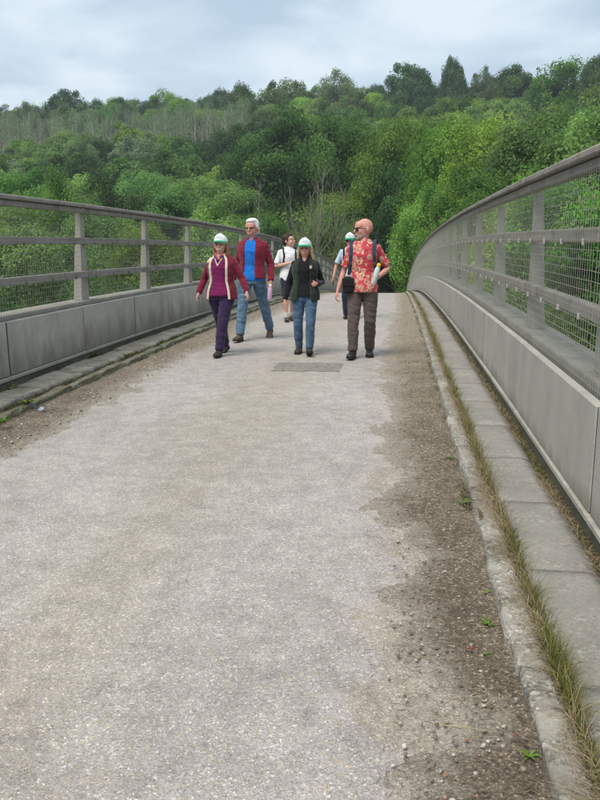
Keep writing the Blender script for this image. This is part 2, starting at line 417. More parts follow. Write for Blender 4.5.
# ------------------------------------------------------------------ footways: kerbstones, slabs, soil between
def rough_block(name, sx, sy, sz, seed, amp, nx=5, ny=14):
    """a worn block: gridded top and road face, origin at a lower corner"""
    random.seed(seed); V = []; F = []
    # profile across: face bottom, face top, top..., back bottom
    prof = [(0, -.05), (0, sz * .55), (.004, sz * .9)] + [(sx * (i + .35) / (nx - .65), sz) for i in range(nx - 1)] + [(sx, sz * .8), (sx, -.05)]
    m = len(prof)
    for j in range(ny + 1):
        y = sy * j / ny; e = 1 if j in (0, ny) else 0
        for i, (x, z) in enumerate(prof):
            top = z > sz * .5
            dx = amp * nz2(i * .9, y * 2.2, 1.7, seed) if i < 4 else amp * .8 * nz2(i, y, 3, seed + 4)
            dz = (amp * .9 * nz2(x * 4, y, 3.1, seed + 2) - (.25 * amp + .004) * e - (max(0, nz2(x, y, 3.7, seed + 8) - .25) * amp * 4 if i <= 4 else 0)) if top else 0
            V.append((x + dx, y + (.003 if j == 0 else -.003 if j == ny else 0), z + dz))
        if j:
            a, b = m * (j - 1), m * j
            for i in range(m - 1): F.append((a + i, a + i + 1, b + i + 1, b + i))
    F.append(tuple(range(m))[::-1]); F.append(tuple(range(m * ny, m * ny + m)))
    return mesh(name, V, F, True)
def footway(side, label):
    root = tag(empty('footway'), label, 'footway', kind='structure')
    L = .914 if side > 0 else .75
    kv = [rough_block('kerbstone', .105, L, .07, 10 + i + (20 if side < 0 else 0), .013 if side > 0 else .022) for i in range(6)]
    SL = .86
    sv = [rough_block('paving_slab', .30 if side > 0 else .365, SL, .075 if side > 0 else .095, 50 + i + (20 if side < 0 else 0), .005 if side > 0 else .02, 6, 12) for i in range(6)]
    for me in kv: me.materials.append(MAT['kerb' if side > 0 else 'kerb_old'])
    for me in sv: me.materials.append(MAT['slab' if side > 0 else 'slab_old'])
    random.seed(77 + side)
    def run(vs, name, xoff, ln, wob):
        y = .6 if side > 0 else 2.5
        i = 0
        while y < 83:
            y2 = y + ln; ang = math.atan2(rz(y2) - rz(y), ln)
            x = (KR + xoff) if side > 0 else (KL - xoff)
            o = obj(name, vs[(i * 5 + random.randrange(6)) % 6], None, root, (x + random.uniform(-wob, wob), y, rz(y) + random.uniform(-.005, .004)), (ang, random.uniform(-.012, .012) * (1 if side > 0 else 4), random.uniform(-.006, .006) * (1 if side > 0 else 4)))
            if side < 0: o.scale.x = -1
            y = y2; i += 1
    run(kv, 'kerbstone', 0, L, .006 if side > 0 else .018)
    run(sv, 'paving_slab', .148 if side > 0 else .165, SL, .004 if side > 0 else .018)
    xa, xb = (KR + .02, XR + .1) if side > 0 else (XL - .1, KL - .02)
    s = strip('soil_bed', xa, xb, .3 if side > 0 else 2, 84, .046, MAT['soil'], 9, .12, lambda X, Y: .008 * np.sin(X * 40 + Y * 9) * np.sin(Y * 23))
    s.parent = root
footway(1, 'clean grey concrete footway strip with kerb and grassy joint')
footway(-1, 'mossy broken concrete footway strip with sunken kerb')

# ------------------------------------------------------------------ parapets
def frustum(name, b, t, z0, z1):
    """post: (x0,x1,y0,y1) at the bottom and at the top"""
    V = [(b[0], b[2], z0), (b[1], b[2], z0), (b[1], b[3], z0), (b[0], b[3], z0), (t[0], t[2], z1), (t[1], t[2], z1), (t[1], t[3], z1), (t[0], t[3], z1)]
    return mesh(name, V, [(0, 3, 2, 1), (4, 5, 6, 7), (0, 1, 5, 4), (1, 2, 6, 5), (2, 3, 7, 6), (3, 0, 4, 7)])
def wire_panel(L, s):
    V = []; F = []; r = .0013; x = .064
    parts = []
    z = .665
    while z < 1.862: parts.append(box_vf(x - r, x + r, 0, L, z - r, z + r)); z += .0525
    y = .03
    while y < L: parts.append(box_vf(x - r - .002, x - r + .0003, y - .0008, y + .0008, .655, 1.858)); y += .052
    V, F = join_vf(parts); V = [(s * a, b, c) for a, b, c in V]
    return mesh('mesh_panel', V, F)
def parapet(side, y0, pitch, pj, plen, label):
    X = XR if side > 0 else XL; s = side
    root = tag(empty('parapet', (X, 0, 0)), label, 'parapet')
    def sx(v): # mirrored box across the parapet line
        return mesh(v[0], *box_vf(min(s * v[1], s * v[2]), max(s * v[1], s * v[2]), *v[3:]))
    L = pitch; g = .004
    def bev(nm, a, b, c, d, e_, f, bv=.006): return box(nm, min(s * a, s * b), max(s * a, s * b), c, d, e_, f, bevel=bv)
    me_cap = bev('top_rail', .035, .205, g, L - g, 1.872, 1.918, .010)
    me_low = bev('under_rail', .076, .15, g, L - g, 1.81, 1.869)
    me_r = [bev('rail', .072, .136, g, L - g, z, z + .08) for z in (1.435, 1.035)]
    me_post = frustum('post', *[tuple((min(s * q[0], s * q[1]), max(s * q[0], s * q[1]), q[2], q[3])) for q in ((.14, .245, -.115, .115), (.14, .20, -.045, .045))], .75, 1.808)
    me_wire = wire_panel(L, s)
    me_up = bev('ledge', .072, .33, .001, L - .001, -.02, .752, .008)
    for me, k in ((me_cap, 'cap'), (me_low, 'rail'), (me_r[0], 'rail'), (me_r[1], 'rail'), (me_post, 'post'), (me_wire, 'wire'), (me_up, 'upstand')):
        me.materials.append(MAT[k])
    me_clip = bev('clip', .056, .0715, -.007, .007, -.012, .024, .003); me_clip.materials.append(MAT['clip' if side > 0 else 'clip_dull'])
    y = y0
    while y < B1 - 1:
        y2 = y + L; z = rz(y); a = math.atan2(rz(y2) - z, L)
        for me, nm in ((me_cap, 'top_rail'), (me_low, 'under_rail'), (me_r[0], 'rail'), (me_r[1], 'rail'), (me_wire, 'mesh_panel'), (me_up, 'ledge')):
            j = random.uniform(-.0025, .0025) if nm != 'ledge' else 0
            obj(nm, me, None, root, (0, y, z + j), (a, 0, 0))
        obj('post', me_post, None, root, (0, y, z), (a * .0, 0, 0))
        if y > 1 and y < 24:
            for zc in (1.44, 1.04):
                for q in range(4):
                    yy = .2 + q * (L / 4); obj('clip', me_clip, None, root, (0, y + yy, z + math.tan(a) * yy + zc - .004), (a, 0, 0))
        y = y2
    me_p = [bev('panel', .0, .05, .010, plen - .010, .172, .70, .006), bev('panel', .003, .052, .010, plen - .010, .172, .70, .006)]
    # panel local origin at its foot so that staining climbs from there
    for me in me_p:
        me.materials.append(MAT['panel' if side > 0 else 'panel_old'])
        for v in me.vertices: v.co.z -= .172
    me_pl = bev('plinth', -.014, .06, .002, plen - .002, .128, .168, .008); me_pl.materials.append(MAT['plinth'])
    me_b = bev('base_course', .012, .07, 0, plen, -.03, .127, 0); me_b.materials.append(MAT['base'])
    me_j = bev('joint', .006, .055, -.011, .011, .175, .695, 0); me_j.materials.append(MAT['joint'])
    random.seed(5 + side); y = pj; i = 0
    while y < B1 - 1:
        z = rz(y); a = math.atan2(rz(y + plen) - z, plen)
        obj('panel', me_p[i % 2], None, root, (0, y, z + .172), (a, 0, 0))
        obj('joint', me_j, None, root, (0, y, z), (a, 0, 0))
        obj('plinth', me_pl, None, root, (0, y, z), (a, 0, 0)); obj('base_course', me_b, None, root, (0, y, z), (a, 0, 0))
        y += plen; i += 1
    return root
parapet(1, 4.1 - 2.2 * 4, 2.2, 3.6 - 2.2 * 4, 2.2, 'tall grey bridge parapet beside the clean slab strip and tufty grass')
parapet(-1, 9.11 - 2.47 * 5, 2.47, 8.72 - 1.82 * 7, 1.82, 'tall grey bridge parapet beside the mossy broken slabs')

# ------------------------------------------------------------------ trees
def unit(v): return v / np.maximum(1e-6, np.linalg.norm(v, axis=-1, keepdims=True))
def leaves_mesh(name, P, N, size, tone, rng, aspect=.62):
    """one bent diamond leaf (or leaf spray) per point"""
    n = len(P)
    t = unit(np.cross(N, rng.normal(size=(n, 3)))); b = np.cross(N, t)
    L = size[:, None] * .5; W = L * aspect
    V = np.stack([P - t * L, P - b * W + N * L * .22, P + t * L, P + b * W + N * L * .22], 1).reshape(-1, 3)
    F = np.arange(4 * n).reshape(n, 4)
    return np_mesh(name, V, F, False, np.repeat(tone, 4))
def lump(d, seed):
    """smooth lobed radius factor for directions d"""
    r = np.random.default_rng(seed); s = np.zeros(len(d))
    for k in range(7):
        c = unit(r.normal(size=(1, 3))); s += np.exp(-((1 - d @ c.T)[:, 0]) * 5) * r.uniform(.2, .55)
    return .62 + s * .68
def make_crown(name, seed, R_, Hc, zc, nclump, per, leaf, cr_, inner=.25, low=-.75, sharp=1.0, flat=.75):
    """clumps spread through the volume of a lobed crown; returns mesh and clump centres"""
    rng = np.random.default_rng(seed)
    d = unit(rng.normal(size=(nclump * 3, 3))); d = d[d[:, 2] > low][:nclump]
    rad = np.where(rng.random(len(d)) < inner, rng.uniform(.25, .7, len(d)), rng.uniform(.78, 1.02, len(d))) * lump(d, seed + 1)
    taper = 1 - .35 * np.clip(d[:, 2], 0, 1) * (sharp - 1)
    C = d * rad[:, None] * np.array([R_, R_, Hc / 2]) * np.stack([taper, taper, np.ones(len(d))], -1)
    C[:, 2] += zc
    pts, nor, ton, siz = [], [], [], []
    for c, dd in zip(C, d):
        m = int(per * rng.uniform(.6, 1.4)); r = cr_ * rng.uniform(.65, 1.35)
        q = unit(rng.normal(size=(m, 3))) * (rng.random((m, 1)) ** .45) * r * np.array([1, 1, flat])
        q[:, 2] -= .12 * r * (q[:, 0] ** 2 + q[:, 1] ** 2) / (r * r)
        pts.append(c + q)
        nn = unit(unit(q + 1e-5) * .7 + dd * .45 + np.array([0, 0, .45]) + rng.normal(size=(m, 3)) * .5)
        nor.append(nn); ton.append(np.clip(rng.normal(.5, .28) + rng.normal(0, .17, m), 0, 1)); siz.append(leaf * rng.uniform(.55, 1.4, m))
    return leaves_mesh(name, np.concatenate(pts), np.concatenate(nor), np.concatenate(siz), np.concatenate(ton), rng), C
def tube_np(path, rad, k=6):
    path = np.asarray(path, float); n = len(path); V = []; F = []
    for i in range(n):
        t = path[min(i + 1, n - 1)] - path[max(i - 1, 0)]; t = t / (np.linalg.norm(t) + 1e-9)
        a = np.cross(t, [0.3, 1, .1]); a /= np.linalg.norm(a) + 1e-9; b = np.cross(t, a)
        for j in range(k):
            w = 2 * math.pi * j / k; V.append(path[i] + rad[i] * (a * math.cos(w) + b * math.sin(w)))
        if i:
            p, q = k * (i - 1), k * i
            for j in range(k): F.append((p + j, p + (j + 1) % k, q + (j + 1) % k, q + j))
    return V, F
def make_trunk(name, seed, h, r0, C, nl=12, bend=.4, k=6):
    rng = np.random.default_rng(seed); zs = np.linspace(-.6, h, 9)
    off = np.cumsum(rng.normal(0, bend * .25, (9, 2)), 0) * np.linspace(0, 1, 9)[:, None]
    path = np.column_stack([off, zs]); rad = r0 * (1.15 - .9 * np.linspace(0, 1, 9)); rad[0] *= 1.4
    parts = [tube_np(path, rad, k + 1)]
    idx = rng.choice(len(C), min(nl, len(C)), replace=False)
    for i in idx:
        c = C[i]; f = np.clip((c[2] / h) * .55 + rng.uniform(-.1, .1), .2, .92); s = np.array([np.interp(f * h, zs, path[:, k2]) for k2 in range(3)])
        mid = s * .45 + c * .55 + np.array([0, 0, -.08 * np.linalg.norm(c - s)]) + rng.normal(0, .25, 3)
        rr = r0 * .42 * (1.1 - f); parts.append(tube_np([s, s * .7 + mid * .3, mid, c], [rr, rr * .8, rr * .55, rr * .2], k - 1))
    V, F = join_vf(parts); return np_mesh(name, V, F, True)
def make_sparse(name, seed, h, r0, nb, leafn, leaf, spread, tuft=.5, k=5, top=True):
    """half-dead ash: pole trunk, steep fine branches, thin tufts of leaf"""
    rng = np.random.default_rng(seed); zs = np.linspace(-.6, h, 8)
    off = np.cumsum(rng.normal(0, .14, (8, 2)), 0); off[0] = 0; path = np.column_stack([off, zs]); rad = r0 * (1.1 - .95 * np.linspace(0, 1, 8))
    parts = [tube_np(path, rad, k)]; tips = []
    for i in range(nb):
        f = rng.uniform(.28, .97); s = np.array([np.interp(f * h, zs, path[:, q]) for q in range(3)])
        az = rng.uniform(0, 6.283); ln = spread * (1.15 - f) * rng.uniform(.6, 1.3) + .5
        e1 = s + np.array([math.cos(az) * ln * .6, math.sin(az) * ln * .6, ln * .55]); e2 = e1 + np.array([math.cos(az) * ln * .25, math.sin(az) * ln * .25, ln * .8]) + rng.normal(0, .15, 3)
        rr = r0 * .4 * (1.05 - f) + .012; parts.append(tube_np([s, e1, e2], [rr, rr * .65, rr * .2], 4)); tips += [e2, e1 * .5 + e2 * .5]
        for w in range(3):
            b0 = s + (e1 - s) * rng.uniform(.4, 1); az2 = az + rng.uniform(-1.2, 1.2); l2 = ln * rng.uniform(.3, .6)
            b1 = b0 + np.array([math.cos(az2) * l2 * .5, math.sin(az2) * l2 * .5, l2 * .8]); parts.append(tube_np([b0, b1], [rr * .5, rr * .15], 3)); tips.append(b1)
    V, F = join_vf(parts); tr = np_mesh(name + '_trunk', V, F, True)
    tips = np.array(tips); cs = tips[rng.integers(0, len(tips), leafn)]
    if not top: cs = cs[cs[:, 2] < h * .75] if (cs[:, 2] < h * .75).any() else cs
    P = cs + rng.normal(0, tuft, cs.shape); N = unit(rng.normal(size=P.shape) + [0, 0, .8])
    return tr, leaves_mesh(name + '_crown', P, N, leaf * rng.uniform(.6, 1.4, len(P)), np.clip(rng.normal(.5, .25, len(P)), 0, 1), rng)

PROTO = {}   # kind -> list of (trunk mesh, crown mesh, natural height, natural half width)
def add_proto(kind, seed, R_, Hc, bole, nclump, per, leaf, cr_, mat, tr=.26, **kw):
    zc = bole + Hc / 2
    cm, C = make_crown('crown', seed, R_, Hc, zc, nclump, per, leaf, cr_, **kw); cm.materials.append(MAT[mat])
    tm = make_trunk('trunk', seed + 7, bole + Hc * .72, tr, C, 14); tm.materials.append(MAT['bark'])
    PROTO.setdefault(kind, []).append((tm, cm, bole + Hc, R_))
MAT['bark_grey'] = plain('grey_bare_bark', (.27, .25, .21), .95, .3, 6, .1, .6)
# finer crowns for the trees near the bridge
for i in range(3): add_proto('near_mid', 100 + i, 5.2, 11.5, 1.6, 92, 560, .185, 1.2, 'leaf_mid', inner=.15)
for i in range(2): add_proto('near_light', 120 + i, 4.8, 12.5, 1.2, 98, 490, .178, 1.08, 'leaf_light', sharp=1.5, flat=1.15, inner=.15)
for i in range(2): add_proto('near_dark', 140 + i, 6.0, 11.0, 1.6, 98, 530, .21, 1.4, 'leaf_dark', inner=.15)
# coarser crowns for the hillside
for i in range(3): add_proto('far_mid', 160 + i, 5.6, 9.5, 2.2, 80, 195, .40, 1.5, 'leaf_mid')
for i in range(2): add_proto('far_light', 170 + i, 5.0, 9.5, 2.0, 75, 180, .38, 1.4, 'leaf_light')
for i in range(2): add_proto('far_dark', 180 + i, 6.4, 9.8, 2.0, 90, 205, .41, 1.55, 'leaf_dark')
for i in range(2): add_proto('far_grey', 190 + i, 4.6, 9.0, 4.0, 70, 100, .36, 1.3, 'leaf_grey')
for i in range(3): add_proto('shrub', 200 + i, 2.6, 4.6, .15, 70, 400, .105, .8, 'leaf_shrub', tr=.09, low=-.9)
for i in range(3):
    tm, cm = make_sparse('ash', 220 + i, 13.5, .23, 24, 480, .34, 2.4, .6); tm.materials.append(MAT['bark_pale']); cm.materials.append(MAT['leaf_grey'])
    PROTO.setdefault('ash', []).append((tm, cm, 14.5, 3.0))
for i in range(2):
    tm, cm = make_sparse('dead', 230 + i, 12.0, .12, 28, 750, .2, 2.6, .5, top=False); tm.materials.append(MAT['bark_pale']); cm.materials.append(MAT['leaf_mid'])
    tm.materials.clear(); tm.materials.append(MAT['bark_grey']); PROTO.setdefault('dead', []).append((tm, cm, 13.4, 3.0))
NAMES = {'near_mid': 'broadleaf_tree', 'near_light': 'broadleaf_tree', 'near_dark': 'broadleaf_tree', 'far_mid': 'hillside_tree', 'far_light': 'hillside_tree',
         'far_dark': 'hillside_tree', 'far_grey': 'hillside_tree', 'shrub': 'shrub', 'ash': 'ash_tree', 'dead': 'bare_tree'}
trng = random.Random(11)
def plant(kind, x, y, h, w=None, label=None, group=None, cat=None, z=None):
    tm, cm, nh, nw = trng.choice(PROTO[kind])
    sz = h / nh; sx = (w / nw) if w else sz
    r = empty(NAMES[kind], (x, y, Tz(x, y) if z is None else z), trng.uniform(0, 6.28)); r.scale = (sx, sx * trng.uniform(.92, 1.08), sz)
    obj('trunk', tm, None, r); obj('crown', cm, None, r)
    tag(r, label, cat or ('shrub' if kind == 'shrub' else 'tree'), group); return r
def plant_px(kind, px, py, Y, w, label, group=None):
    p = at(px, py, Y); h = p.z - Tz(p.x, p.y); return plant(kind, p.x, p.y, max(3.0, h), w, label, group)

# the hillside wood
LBL = {'far_mid': ('mid green broadleaf tree in the wood covering the far hillside', 'mid green trees of the hillside wood'),
       'far_light': ('fresh light green tree in the wood covering the far hillside', 'light green trees of the hillside wood'),
       'far_dark': ('dense dark green tree in the wood covering the far hillside', 'dark green trees of the hillside wood'),
       'far_grey': ('thin grey-green tree in the wood covering the far hillside', 'grey green trees of the hillside wood')}
def px_of(p):
    d = Vector(p) - Vector((0, 0, CAM_H)); z = d.dot(FW); return 300 + FPX * d.dot(RT) / z, 400 - FPX * d.dot(UP) / z
y = 112.0; row = 0; count = 0
while y < 335:
    xw = y * .62; x = -xw + (row % 2) * 5
    while x < y * .32:
        xx, yy = x + trng.uniform(-3.4, 3.4), y + trng.uniform(-3.2, 3.2)
        px, py = px_of((xx, yy, Tz(xx, yy) + 9))
        if -30 < px < 630 and not (px < 240 and 182 < yy < 250):
            t = trng.random()
            if px > 240: kind = 'far_light' if t < .34 else 'far_mid' if t < .82 else 'far_dark'
            else: kind = 'far_mid' if t < .45 else 'far_light' if t < .62 else 'far_dark' if t < .78 else 'far_grey'
            if yy > 262: kind = 'far_dark' if t < .45 else 'far_mid' if t < .7 else 'far_grey'
            h = trng.uniform(10.5, 15); plant(kind, xx, yy, h, trng.uniform(5.2, 7.4), *LBL[kind]); count += 1
        x += 10.2 + y * .006
    y += 9.5 + y * .012; row += 1
# band of half-bare ash poles on the slope
for i in range(120):
    yy = trng.uniform(184, 250); px = trng.uniform(-8, 246); p = at(px, 150, yy)
    plant('ash', p.x, yy, trng.uniform(11.5, 15.5), trng.uniform(2.4, 3.6), 'pale thin-trunked ash tree in the grey band across the hillside', 'pale ash poles on the hillside')
# trees that break the skyline
for k, px, py, Y, w, lb in (
    ('far_dark', 66, 91, 262, 8.6, 'dark domed tree standing at the low end of the skyline'),
    ('far_grey', 26, 101, 268, 5.0, 'wispy grey tree on the skyline beside the low dark dome'),
    ('far_dark', 122, 97, 265, 6.5, 'dark rounded tree next along the skyline from the low dome'),
    ('far_mid', 172, 93, 262, 7, 'green skyline tree above the band of grey ash'),
    ('far_dark', 236, 84, 262, 7, 'dark skyline tree above the end of the grey ash band'),
    ('far_mid', 284, 76, 258, 8, 'broad green skyline tree above the big dark oak'),
    ('far_grey', 338, 68, 258, 7, 'grey-green loose tree on the skyline left of the largest dome'),
    ('far_dark', 410, 61, 250, 9.6, 'largest dark domed tree on the skyline'),
    ('far_dark', 456, 56, 255, 5.2, 'small dark upright tree standing highest on the skyline'),
    ('far_grey', 484, 66, 255, 5, 'wispy thin tree on the skyline beside the small upright one'),
    ('far_dark', 519, 64, 245, 8.8, 'second dark domed tree on the skyline beyond the small upright one'),
    ('far_mid', 560, 66, 215, 8, 'green skyline tree beside the second dark dome'),
    ('far_dark', 592, 54, 205, 5.5, 'dark tree topping the skyline above the clean-slab parapet'),
    ('far_mid', 616, 58, 190, 7, 'green tree at the skyline end above the clean-slab parapet')):
    plant_px(k, px, py, Y, w, lb.replace(' left of', ' beside'))
# the nearer trees round the bridge end, from the valley up
for k, px, py, Y, w, lb in (
    ('near_dark', 308, 97, 112, 11.5, 'huge dark green oak behind the bare grey trees'),
    ('near_dark', 262, 128, 118, 8.5, 'dark green tree leaning out beside the huge oak'),
    ('near_mid', 366, 108, 104, 7.5, 'tall mid green tree beside the huge dark oak'),
    ('near_mid', 412, 100, 96, 7.5, 'tall green tree over the end of the bridge'),
    ('near_light', 446, 96, 84, 6.6, 'light green upright tree rising over the parapet end'),
    ('near_light', 492, 92, 76, 6.4, 'bright upright tree with feathery top beyond the parapet'),
    ('near_mid', 540, 92, 70, 6.6, 'broad green tree beyond the clean-slab parapet'),
    ('near_light', 585, 88, 62, 6.0, 'light green tree above the high parapet rail'),
    ('near_mid', 635, 70, 56, 6.5, 'tall green tree standing outermost beyond the clean-slab parapet'),
    ('near_mid', 470, 150, 62, 5.2, 'green tree halfway down the valley beyond the parapet'),
    ('near_light', 432, 175, 74, 4.6, 'low light green tree close to the parapet end'),
    ('near_dark', 398, 150, 92, 6.0, 'dark tree overhanging the lane past the bridge'),
    ('near_dark', 372, 190, 100, 6.0, 'dark tree shading the lane past the bridge'),
    ('near_dark', 418, 215, 98, 5.5, 'dark tree low beside the lane past the bridge'),
    ('near_dark', 392, 228, 112, 6.5, 'dark tree closing the end of the lane'),
    ('near_light', 525, 165, 48, 4.6, 'leafy light green tree close behind the parapet mesh'),
    ('near_mid', 575, 150, 42, 4.4, 'leafy mid green tree close behind the parapet mesh'),
    ('near_mid', 342, 180, 92, 5.5, 'green tree behind the bare grey trees by the lane'),
    ('near_mid', 228, 168, 98, 6.5, 'rounded green tree above the bend of the mossy parapet'),
    ('near_light', 185, 163, 92, 6.2, 'light green tree above the mossy parapet'),
    ('near_mid', 150, 158, 84, 6.2, 'bushy green tree standing before the grey ash band'),
    ('near_dark', 115, 175, 80, 6.0, 'dark green tree below the grey ash band'),
    ('near_light', 62, 160, 66, 4.8, 'pale willowy tree rising over the mossy parapet'),
    ('near_mid', 20, 152, 70, 6.0, 'dark bushy tree beside the pale willowy one over the mossy parapet'),
    ('near_mid', -20, 165, 58, 5.5, 'green tree standing outermost beyond the mossy parapet'),
    ('near_mid', 100, 190, 58, 5.0, 'green tree just above the mossy parapet rail'),
    ('near_light', 205, 192, 70, 4.8, 'bright green tree just above the mossy parapet rail'),
    ('near_mid', 30, 205, 42, 4.2, 'leafy green tree close behind the mossy parapet mesh'),
    ('near_light', 150, 205, 50, 4.2, 'light leafy tree close behind the mossy parapet mesh'),
    ('near_mid', 255, 205, 84, 5.0, 'low green tree behind the white-haired walker'),
    ('near_light', 290, 222, 88, 4.2, 'bright low tree at the feet of the bare grey trees'),
    ('near_light', 352, 238, 94, 3.0, 'bright leafy bush-like tree where the mossy parapet ends')):
    plant_px(k, px, py, Y, w, lb)
for i, (px, py, Y, w) in enumerate(((258, 166, 82, 2.6), (292, 172, 84, 2.2), (322, 150, 80, 3.2), (334, 166, 83, 2.6), (308, 176, 80, 2.4), (347, 172, 85, 2.4), (318, 160, 87, 2.4))):
    plant_px('dead', px, py, Y, w, ['bare grey tree standing alone above the mossy parapet bend', 'bare grey tree in the thicket behind the walkers'][i > 0], None if i == 0 else 'bare trees behind the walkers')
# shrubs and saplings filling the valley sides behind both parapets
for i in range(46):
    yy = trng.uniform(13, 66); px = trng.uniform(-30, 330); xx = at(px, 300, yy).x - 1.0
    if xx > -7.5: xx = trng.uniform(-26, -7.5)
    plant('shrub', xx, yy, trng.uniform(5.2, 9.0), trng.uniform(2.6, 4.2), 'leafy green shrub seen through the mesh of the mossy parapet', 'shrubs behind the mossy parapet')
for i in range(34):
    yy = trng.uniform(12, 74); xx = trng.uniform(4.5, 8 + yy * .28)
    plant('shrub', xx, yy, trng.uniform(4.5, 8.5), trng.uniform(2.6, 4.0), 'leafy green shrub seen through the mesh of the clean-slab parapet', 'shrubs behind the clean-slab parapet')
for i in range(12):
    sx_ = trng.choice((-1, 1)); yy = trng.uniform(86, 112)
    plant('shrub', -1.36 + sx_ * trng.uniform(4.6, 8), yy, trng.uniform(3.0, 5.0), trng.uniform(1.8, 2.6), 'leafy shrub edging the lane past the bridge', 'shrubs along the lane')

# ------------------------------------------------------------------ grass, straw and weeds
def blades(name, specs, mat, label, cat='grass', rows=3):
    """specs: arrays of base xyz, height, lean vector, width, tone"""
    B, H, Ln, W, tone = specs; n = len(B); rng = np.random.default_rng(len(B))
    az = rng.uniform(0, 6.283, n); wd = np.stack([np.cos(az), np.sin(az), 0 * az], -1) * W[:, None] * .5
    V = []; 
    for k in range(rows + 1):
        f = k / rows; c = B + np.stack([Ln[:, 0] * f * f, Ln[:, 1] * f * f, H * f * (1 - .15 * f)], -1); w = wd * (1 - f * .92)
        V += [c - w, c + w]
    V = np.stack(V, 1).reshape(-1, 3); m = 2 * (rows + 1)
    F = np.concatenate([np.stack([np.arange(n) * m + 2 * k, np.arange(n) * m + 2 * k + 1, np.arange(n) * m + 2 * k + 3, np.arange(n) * m + 2 * k + 2], -1) for k in range(rows)])
    o = obj(name, np_mesh(name, V, F, False, np.repeat(tone, m)), mat); return tag(o, label, cat, kind='stuff')
MAT['grass'] = build_attr('grass_blades', ((0, (.075, .10, .02)), (.4, (.13, .155, .035)), (.7, (.21, .20, .06)), (.85, (.30, .25, .12)), (1, (.36, .29, .17))))
MAT['straw'] = build_attr('dry_straw', ((0, (.24, .18, .11)), (.5, (.40, .31, .20)), (1, (.52, .43, .30))))
MAT['moss'] = build_attr('moss_and_weeds', ((0, (.05, .065, .016)), (.5, (.095, .115, .03)), (.8, (.16, .15, .06)), (1, (.27, .22, .12))))
def grass_band(name, n, x0, x1, ya, yb, hmin, hmax, w, mat, label, lean, dens, seed, zoff=.05, pw=1.6, leanr=.05):
    rng = np.random.default_rng(seed); out = []
    y = ya + (yb - ya) * rng.random(n * 3) ** pw
    keep = np.array([(mnoise.noise(Vector((q * 1.1, seed, 0))) + .6 * mnoise.noise(Vector((q * 4.0, seed, 3)))) * .8 + dens for q in y]) > rng.random(len(y))
    y = y[keep][:n]; m = len(y)
    x = x0 + (x1 - x0) * rng.beta(2, 2, m)
    H = rng.uniform(hmin, hmax, m) * np.array([.75 + .5 * mnoise.noise(Vector((q * 2.3, seed + 5, 0))) + .2 for q in y])
    Ln = np.stack([lean + rng.normal(0, leanr, m), rng.normal(-.01, leanr, m)], -1)
    B = np.stack([x, y, road_z(y) + zoff], -1)
    blades(name, (B, H, Ln, w * rng.uniform(.6, 1.4, m), np.clip(rng.normal(.45, .25, m), 0, 1)), mat, label, rows=2 if name == 'moss' else 3)
grass_band('grass', 11000, KR + .10, KR + .165, 1.2, 34, .04, .12, .0032, MAT['grass'], 'green grass growing in the joint between kerb and clean slabs', .012, .36, 1)
grass_band('straw', 13500, KR + .055, KR + .16, 1.2, 26, .015, .06, .0028, MAT['straw'], 'dry straw-coloured grass lying over the kerb beside the clean slabs', -.055, .55, 2, .064, 1.6, .05)
grass_band('grass', 900, KR + .10, KR + .16, 1.2, 22, .12, .24, .0025, MAT['straw'], 'tall thin seeding grass stalks along the clean slabs', .03, .4, 12, .05, 1.4, .06)
grass_band('straw', 7000, XR - .085, XR - .01, 1.2, 30, .01, .05, .003, MAT['straw'], 'dry dead grass in the gutter at the foot of the clean panels', -.03, .38, 3, .055, 1.6, .04)
grass_band('moss', 9000, XR - .06, XR - .005, 1.2, 60, .008, .035, .006, MAT['moss'], 'moss lining the gutter under the clean-slab parapet', 0, .7, 4, .05)
grass_band('moss', 5000, KR - .05, KR + .02, 4, 55, .01, .04, .004, MAT['moss'], 'short weeds along the foot of the clean-slab kerb', 0, .25, 5, .02, 1.3, .02)
grass_band('moss', 14000, KL - .19, KL - .08, 3, 50, .012, .055, .005, MAT['moss'], 'moss and short weeds in the joints of the mossy kerb', 0, .5, 6, .05, 1.3, .03)
grass_band('moss', 9000, KL - .04, KL + .05, 3, 50, .01, .05, .004, MAT['moss'], 'short weeds along the foot of the mossy kerb', 0, .4, 7, .015, 1.3, .03)
grass_band('moss', 9000, XL + .0, XL + .07, 3, 50, .01, .05, .005, MAT['moss'], 'weeds in the gutter at the foot of the mossy parapet', 0, .5, 8, .055, 1.3, .03)

MAT['weed'] = build_attr('weed_leaves', ((0, (.06, .11, .016)), (.5, (.10, .17, .03)), (1, (.16, .23, .055))))
def weed(x, y, r, n, label, seed, z=.02):
    rng = random.Random(seed); root = tag(empty('weed', (x, y, rz(y) + z)), label, 'weed')
    for i in range(n):
        az = 6.283 * i / n + rng.uniform(-.4, .4); L = r * rng.uniform(.6, 1.1); w = L * rng.uniform(.2, .32); up = rng.uniform(.35, 1.1)
        V = []; m = 5
        for k in range(m + 1):
            f = k / m; ww = w * math.sin(math.pi * (.08 + .92 * f)) * .5 * (1 + .25 * (k % 2)); zz = L * (up * f - .55 * up * f * f)
            V += [(L * f, -ww, zz + ww * .35), (L * f, 0, zz), (L * f, ww, zz + ww * .35)]
        V = [(a * math.cos(az) - b * math.sin(az), a * math.sin(az) + b * math.cos(az), c) for a, b, c in V]
        F = []
        for k in range(m): F += [(3 * k, 3 * k + 1, 3 * k + 4, 3 * k + 3), (3 * k + 1, 3 * k + 2, 3 * k + 5, 3 * k + 4)]
        obj('leaf', np_mesh('leaf', V, np.array(F), True, [rng.uniform(.2, .9)] * len(V)), MAT['weed'], root)
def on_road(px, py):
    d = FW + RT * ((px - 300) / FPX) - UP * ((py - 400) / FPX); t = .5
    while t < 90 and CAM_H + d.z * t > rz(d.y * t): t += .004
    return d.x * t, d.y * t
